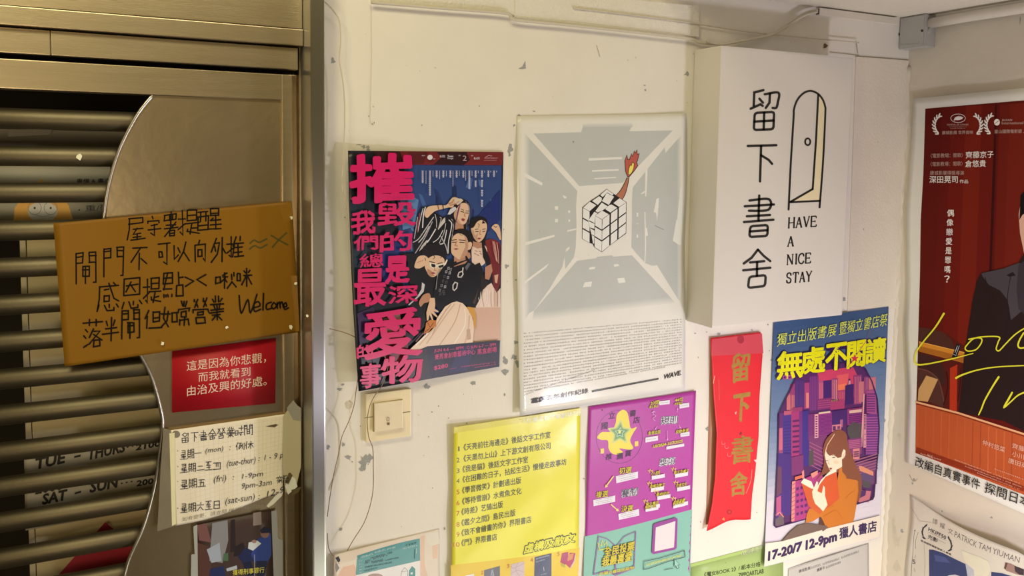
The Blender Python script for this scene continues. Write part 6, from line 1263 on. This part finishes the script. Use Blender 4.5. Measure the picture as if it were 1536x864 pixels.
a = Art(S, maxe=12, start=20); a.poly(N_((560, 610), (620, 640), (740, 680), (820, 720), (845, 800), (800, 900), (640, 900), (600, 740)), HP(214, 198, 166, 'cream_scrap')); a.poly(N_((600, 740), (680, 800), (690, 900), (625, 900)), HP(178, 172, 172)); a.build('cream_paper_scrap', t)
a = Art(S, maxe=12, start=6); a.stroke(N_((112, 420), (100, 500), (92, 640), (84, 720), (75, 864)), .6, gk, smooth=True); a.stroke(N_((145, 440), (120, 520), (118, 600)), .5, gk, smooth=True); a.poly(N_((105, 420), (118, 418), (112, 440)), bk2); a.glyph('5', N_((86, 745))[0], N_((118, 750))[0], (0, -6.5), bk2, bold=.01); a.stroke(N_((112, 690), (118, 660)), .5, gk); a.stroke(N_((106, 790), (112, 820)), .5, gk); a.stroke(N_((200, 560), (210, 700), (205, 864)), .5, HP(176, 160, 140)); a.stroke(N_((75, 200), (130, 290), (160, 330), (270, 345)), .6, HP(168, 146, 124), smooth=True); a.build('side_writing', t)

# ------------------------------------------------------------------ switch, junction box, trunking, cables, wires
t = thing('light_switch', 'square cream light switch plate on the wall below the theatre poster', 'switch', at(581, 622))
m_sw = mat('cream_plastic', (0.84, 0.74, 0.52), rough=0.4, var=.05, vscale=20); q4 = [(547, 590), (615, 581), (614, 652), (547, 662)]
c = [at(*p) for p in q4]; x0 = (c[0].x + c[3].x) / 2; x1 = (c[1].x + c[2].x) / 2; z1 = (c[0].z + c[1].z) / 2; z0 = (c[2].z + c[3].z) / 2
box_obj('plate', (x0, -0.009, z0), (x1, 0, z1), m_sw, t, .002)
c = [at(x, y, -.012) for x, y in ((561, 605.5), (604, 599.5), (603, 641), (561, 646.5))]
bm = bmesh.new(); add_box(bm, ((c[0].x + c[3].x) / 2, -0.014, (c[2].z + c[3].z) / 2), ((c[1].x + c[2].x) / 2, -0.006, (c[0].z + c[1].z) / 2), .0012)
for v in bm.verts:
    if v.co.y < -.008: v.co.y -= .0035 * (1 - (v.co.z - c[3].z) / (c[0].z - c[3].z))
rk = obj('rocker', bm, mat('cream_plastic_key', (0.82, 0.72, 0.56), rough=.35), t)
Ss = Sheet(q4, plane=('Y', -0.0095), base=0.0); a = Art(Ss, maxe=1e9, step=1e-5, start=1); ln = mat('dark_groove', (0.16, 0.12, 0.07), rough=.7)
a.stroke([(547, 627), (560, 625)], .9, ln); a.stroke([(604, 619), (615, 617.5)], .9, ln); a.stroke([(560, 605), (560, 647), (603.5, 642)], .8, ln); a.stroke([(560, 605), (604, 599)], .8, ln); a.build('seam', t)
Sk = Sheet(q4, plane=('Y', -0.0172), base=0.0004); a = Art(Sk, maxe=1e9, step=1e-5, start=1)
a.stroke([(582 + 2 * math.cos(k), 628.5 + 2.8 * math.sin(k)) for k in [i * .6283 for i in range(10)]], .6, ln, closed=True); a.poly([(580.8, 634), (584.4, 633.5), (584.4, 637.3), (580.8, 637.8)], ln); a.build('indicator_marks', rk)

t = thing('junction_box', 'grey metal junction box with two screws near the ceiling corner', 'junction box', atr(1370, 45))
m_jb = mat('grey_enamel', (0.42, 0.42, 0.42), rough=.45, var=.06, bump=.05)
JX = .04; c = [atr(x, y, JX) for x, y in ((1344, 26), (1388, 22.5), (1386, 72), (1344, 72))]
ya = (c[0].y + c[3].y) / 2; yb_ = (c[1].y + c[2].y) / 2; za = (c[0].z + c[1].z) / 2; zb = (c[2].z + c[3].z) / 2
box_obj('box_body', (XR - JX, yb_, zb), (XR - .001, min(ya, -.001), za), m_jb, t, .002)
cv = box_obj('cover_plate', (XR - JX - .002, yb_ + .003, zb + .003), (XR - JX, min(ya, 0) - .004, za - .003), mat('grey_enamel_cover', (0.46, 0.46, 0.46), rough=.4), t, .0008)
Sj = Sheet([(1344, 26), (1388, 22.5), (1386, 72), (1344, 72)], plane=('X', XR - JX - .002), base=0.0003); scw = mat('dark_screw', (0.05, .045, .04), rough=.4, metal=.6)
for x, y in ((1348, 51.5), (1383, 46)): a = Art(Sj, maxe=1e9); a.ell(x, y, 1.9, 2.0, scw); a.build('screw', cv)
a = Art(Sj, maxe=1e9); a.stroke([(1351, 64), (1351, 67), (1378, 65), (1378, 62)], .8, mat('grey_enamel_mark', (0.34, 0.34, 0.34), rough=.5)); a.build('pressed_mark', cv)
bm = bmesh.new(); r = bmesh.ops.create_cone(bm, cap_ends=True, segments=20, radius1=.008, radius2=.008, depth=.004)
kp = (XR - .022, yb_ - .002, (za + zb) / 2)
for v in bm.verts: v.co = Vector((kp[0] + v.co.x, kp[1] + v.co.z, kp[2] + v.co.y))
obj('knockout', bm, m_jb, t)
wht = mat('white_pvc', (0.72, 0.68, 0.62), rough=.4)
o = tube('conduit', [(XR - .022, yb_, za - .022), (XR - .022, yb_ - .1, za - .020), (XR - .022, -1.4, za - .02)], .0125, wht, None, 16); tag(o, 'white round conduit running along the right wall from the grey junction box', 'conduit')
c = [at(x, y, -.006) for x, y in ((1227, 12), (1345, 27), (1345, 35), (1227, 23))]
t = thing('cable_trunking', 'thin white cable trunking along the ceiling between cable end and junction box', 'trunking', at(1285, 22))
box_obj('channel', (c[0].x, -.012, (c[2].z + c[3].z) / 2 - .002), (min(c[1].x, XR - .045), 0, (c[0].z + c[1].z) / 2), wht, t, .001)
box_obj('open_end', (c[0].x - .001, -.0105, (c[2].z + c[3].z) / 2), (c[0].x + .0005, -.0015, (c[0].z + c[1].z) / 2 - .002), mat('dark_opening', (.05, .04, .035), rough=.8), t, 0)
m_cab = mat('painted_cable', (0.62, 0.57, 0.48), rough=.5)
def cable(name, pts, r, lab, y=-.006, m=None, grp=None):
    P = [at(p[0], p[1], -(p[2] if len(p) > 2 else -y) if False else y if len(p) < 3 else -p[2]) for p in pts]
    P = [Vector(p) for p in catmull([tuple(q) for q in P], 6)]
    return tag(tube(name, P, r, m or m_cab, None, 8), lab, 'cable' if 'cable' in name else 'wire', grp)
cable('electric_cable', [(557, 3), (650, 11), (752, 19), (766, 24), (775, 30), (860, 38), (960, 49), (1034, 58), (1050, 64), (1086, 66), (1130, 58), (1160, 50), (1190, 30), (1210, 19), (1226, 15)], .0032, 'cream painted cable running along the top of the wall to the white trunking', y=-.012)
cable('electric_cable', [(1060, 62), (1080, 67), (1110, 62), (1155, 53), (1180, 40), (1205, 24), (1226, 18)], .0028, 'second cable curving up from the lightbox top into the white trunking', y=-.019)
cable('electric_cable', [(860, 12), (920, 19), (1000, 29), (1060, 38), (1110, 46), (1160, 52), (1245, 60), (1288, 64)], .0016, 'thin painted cable crossing the shaded patch above the lightbox', y=-.0105)
m_wire = mat('copper_wire', (0.24, 0.15, 0.10), rough=.5); m_wp = mat('pale_wire', (0.62, 0.56, 0.46), rough=.5)
cable('loose_wire', [(489, 4), (501, 16), (509, 32), (511, 60), (509, 90), (514, 120), (517, 160), (516, 220), (513, 275), (520, 320), (528, 390), (537, 432)], .0011, 'pale loose wire hanging down from the ceiling beside the steel frame', y=-.024, m=m_wp)
cable('thin_wire', [(543, 440), (548, 480), (545, 520), (538, 560), (534, 588), (531, 608), (524, 630), (513, 655), (508, 680), (501, 710), (495, 745), (491, 775)], .0008, 'thin brown wire hanging from the theatre poster corner left of the switch', y=-.024, m=m_wire)
cable('thin_wire', [(494, 493), (520, 500), (545, 512), (560, 520), (575, 533), (582, 550), (573, 578), (563, 592), (555, 608), (551, 630), (553, 655), (559, 672), (560, 700), (559, 740), (548, 780), (530, 810), (521, 826)], .0008, 'thin brown wire crossing the theatre poster and hanging over the light switch', y=-.026, m=m_wire)
cable('thin_wire', [(491, 800), (493, 822), (500, 834)], .0008, 'short thin wire curling at the top left corner of the peach flyer', y=-.016, m=m_wire)
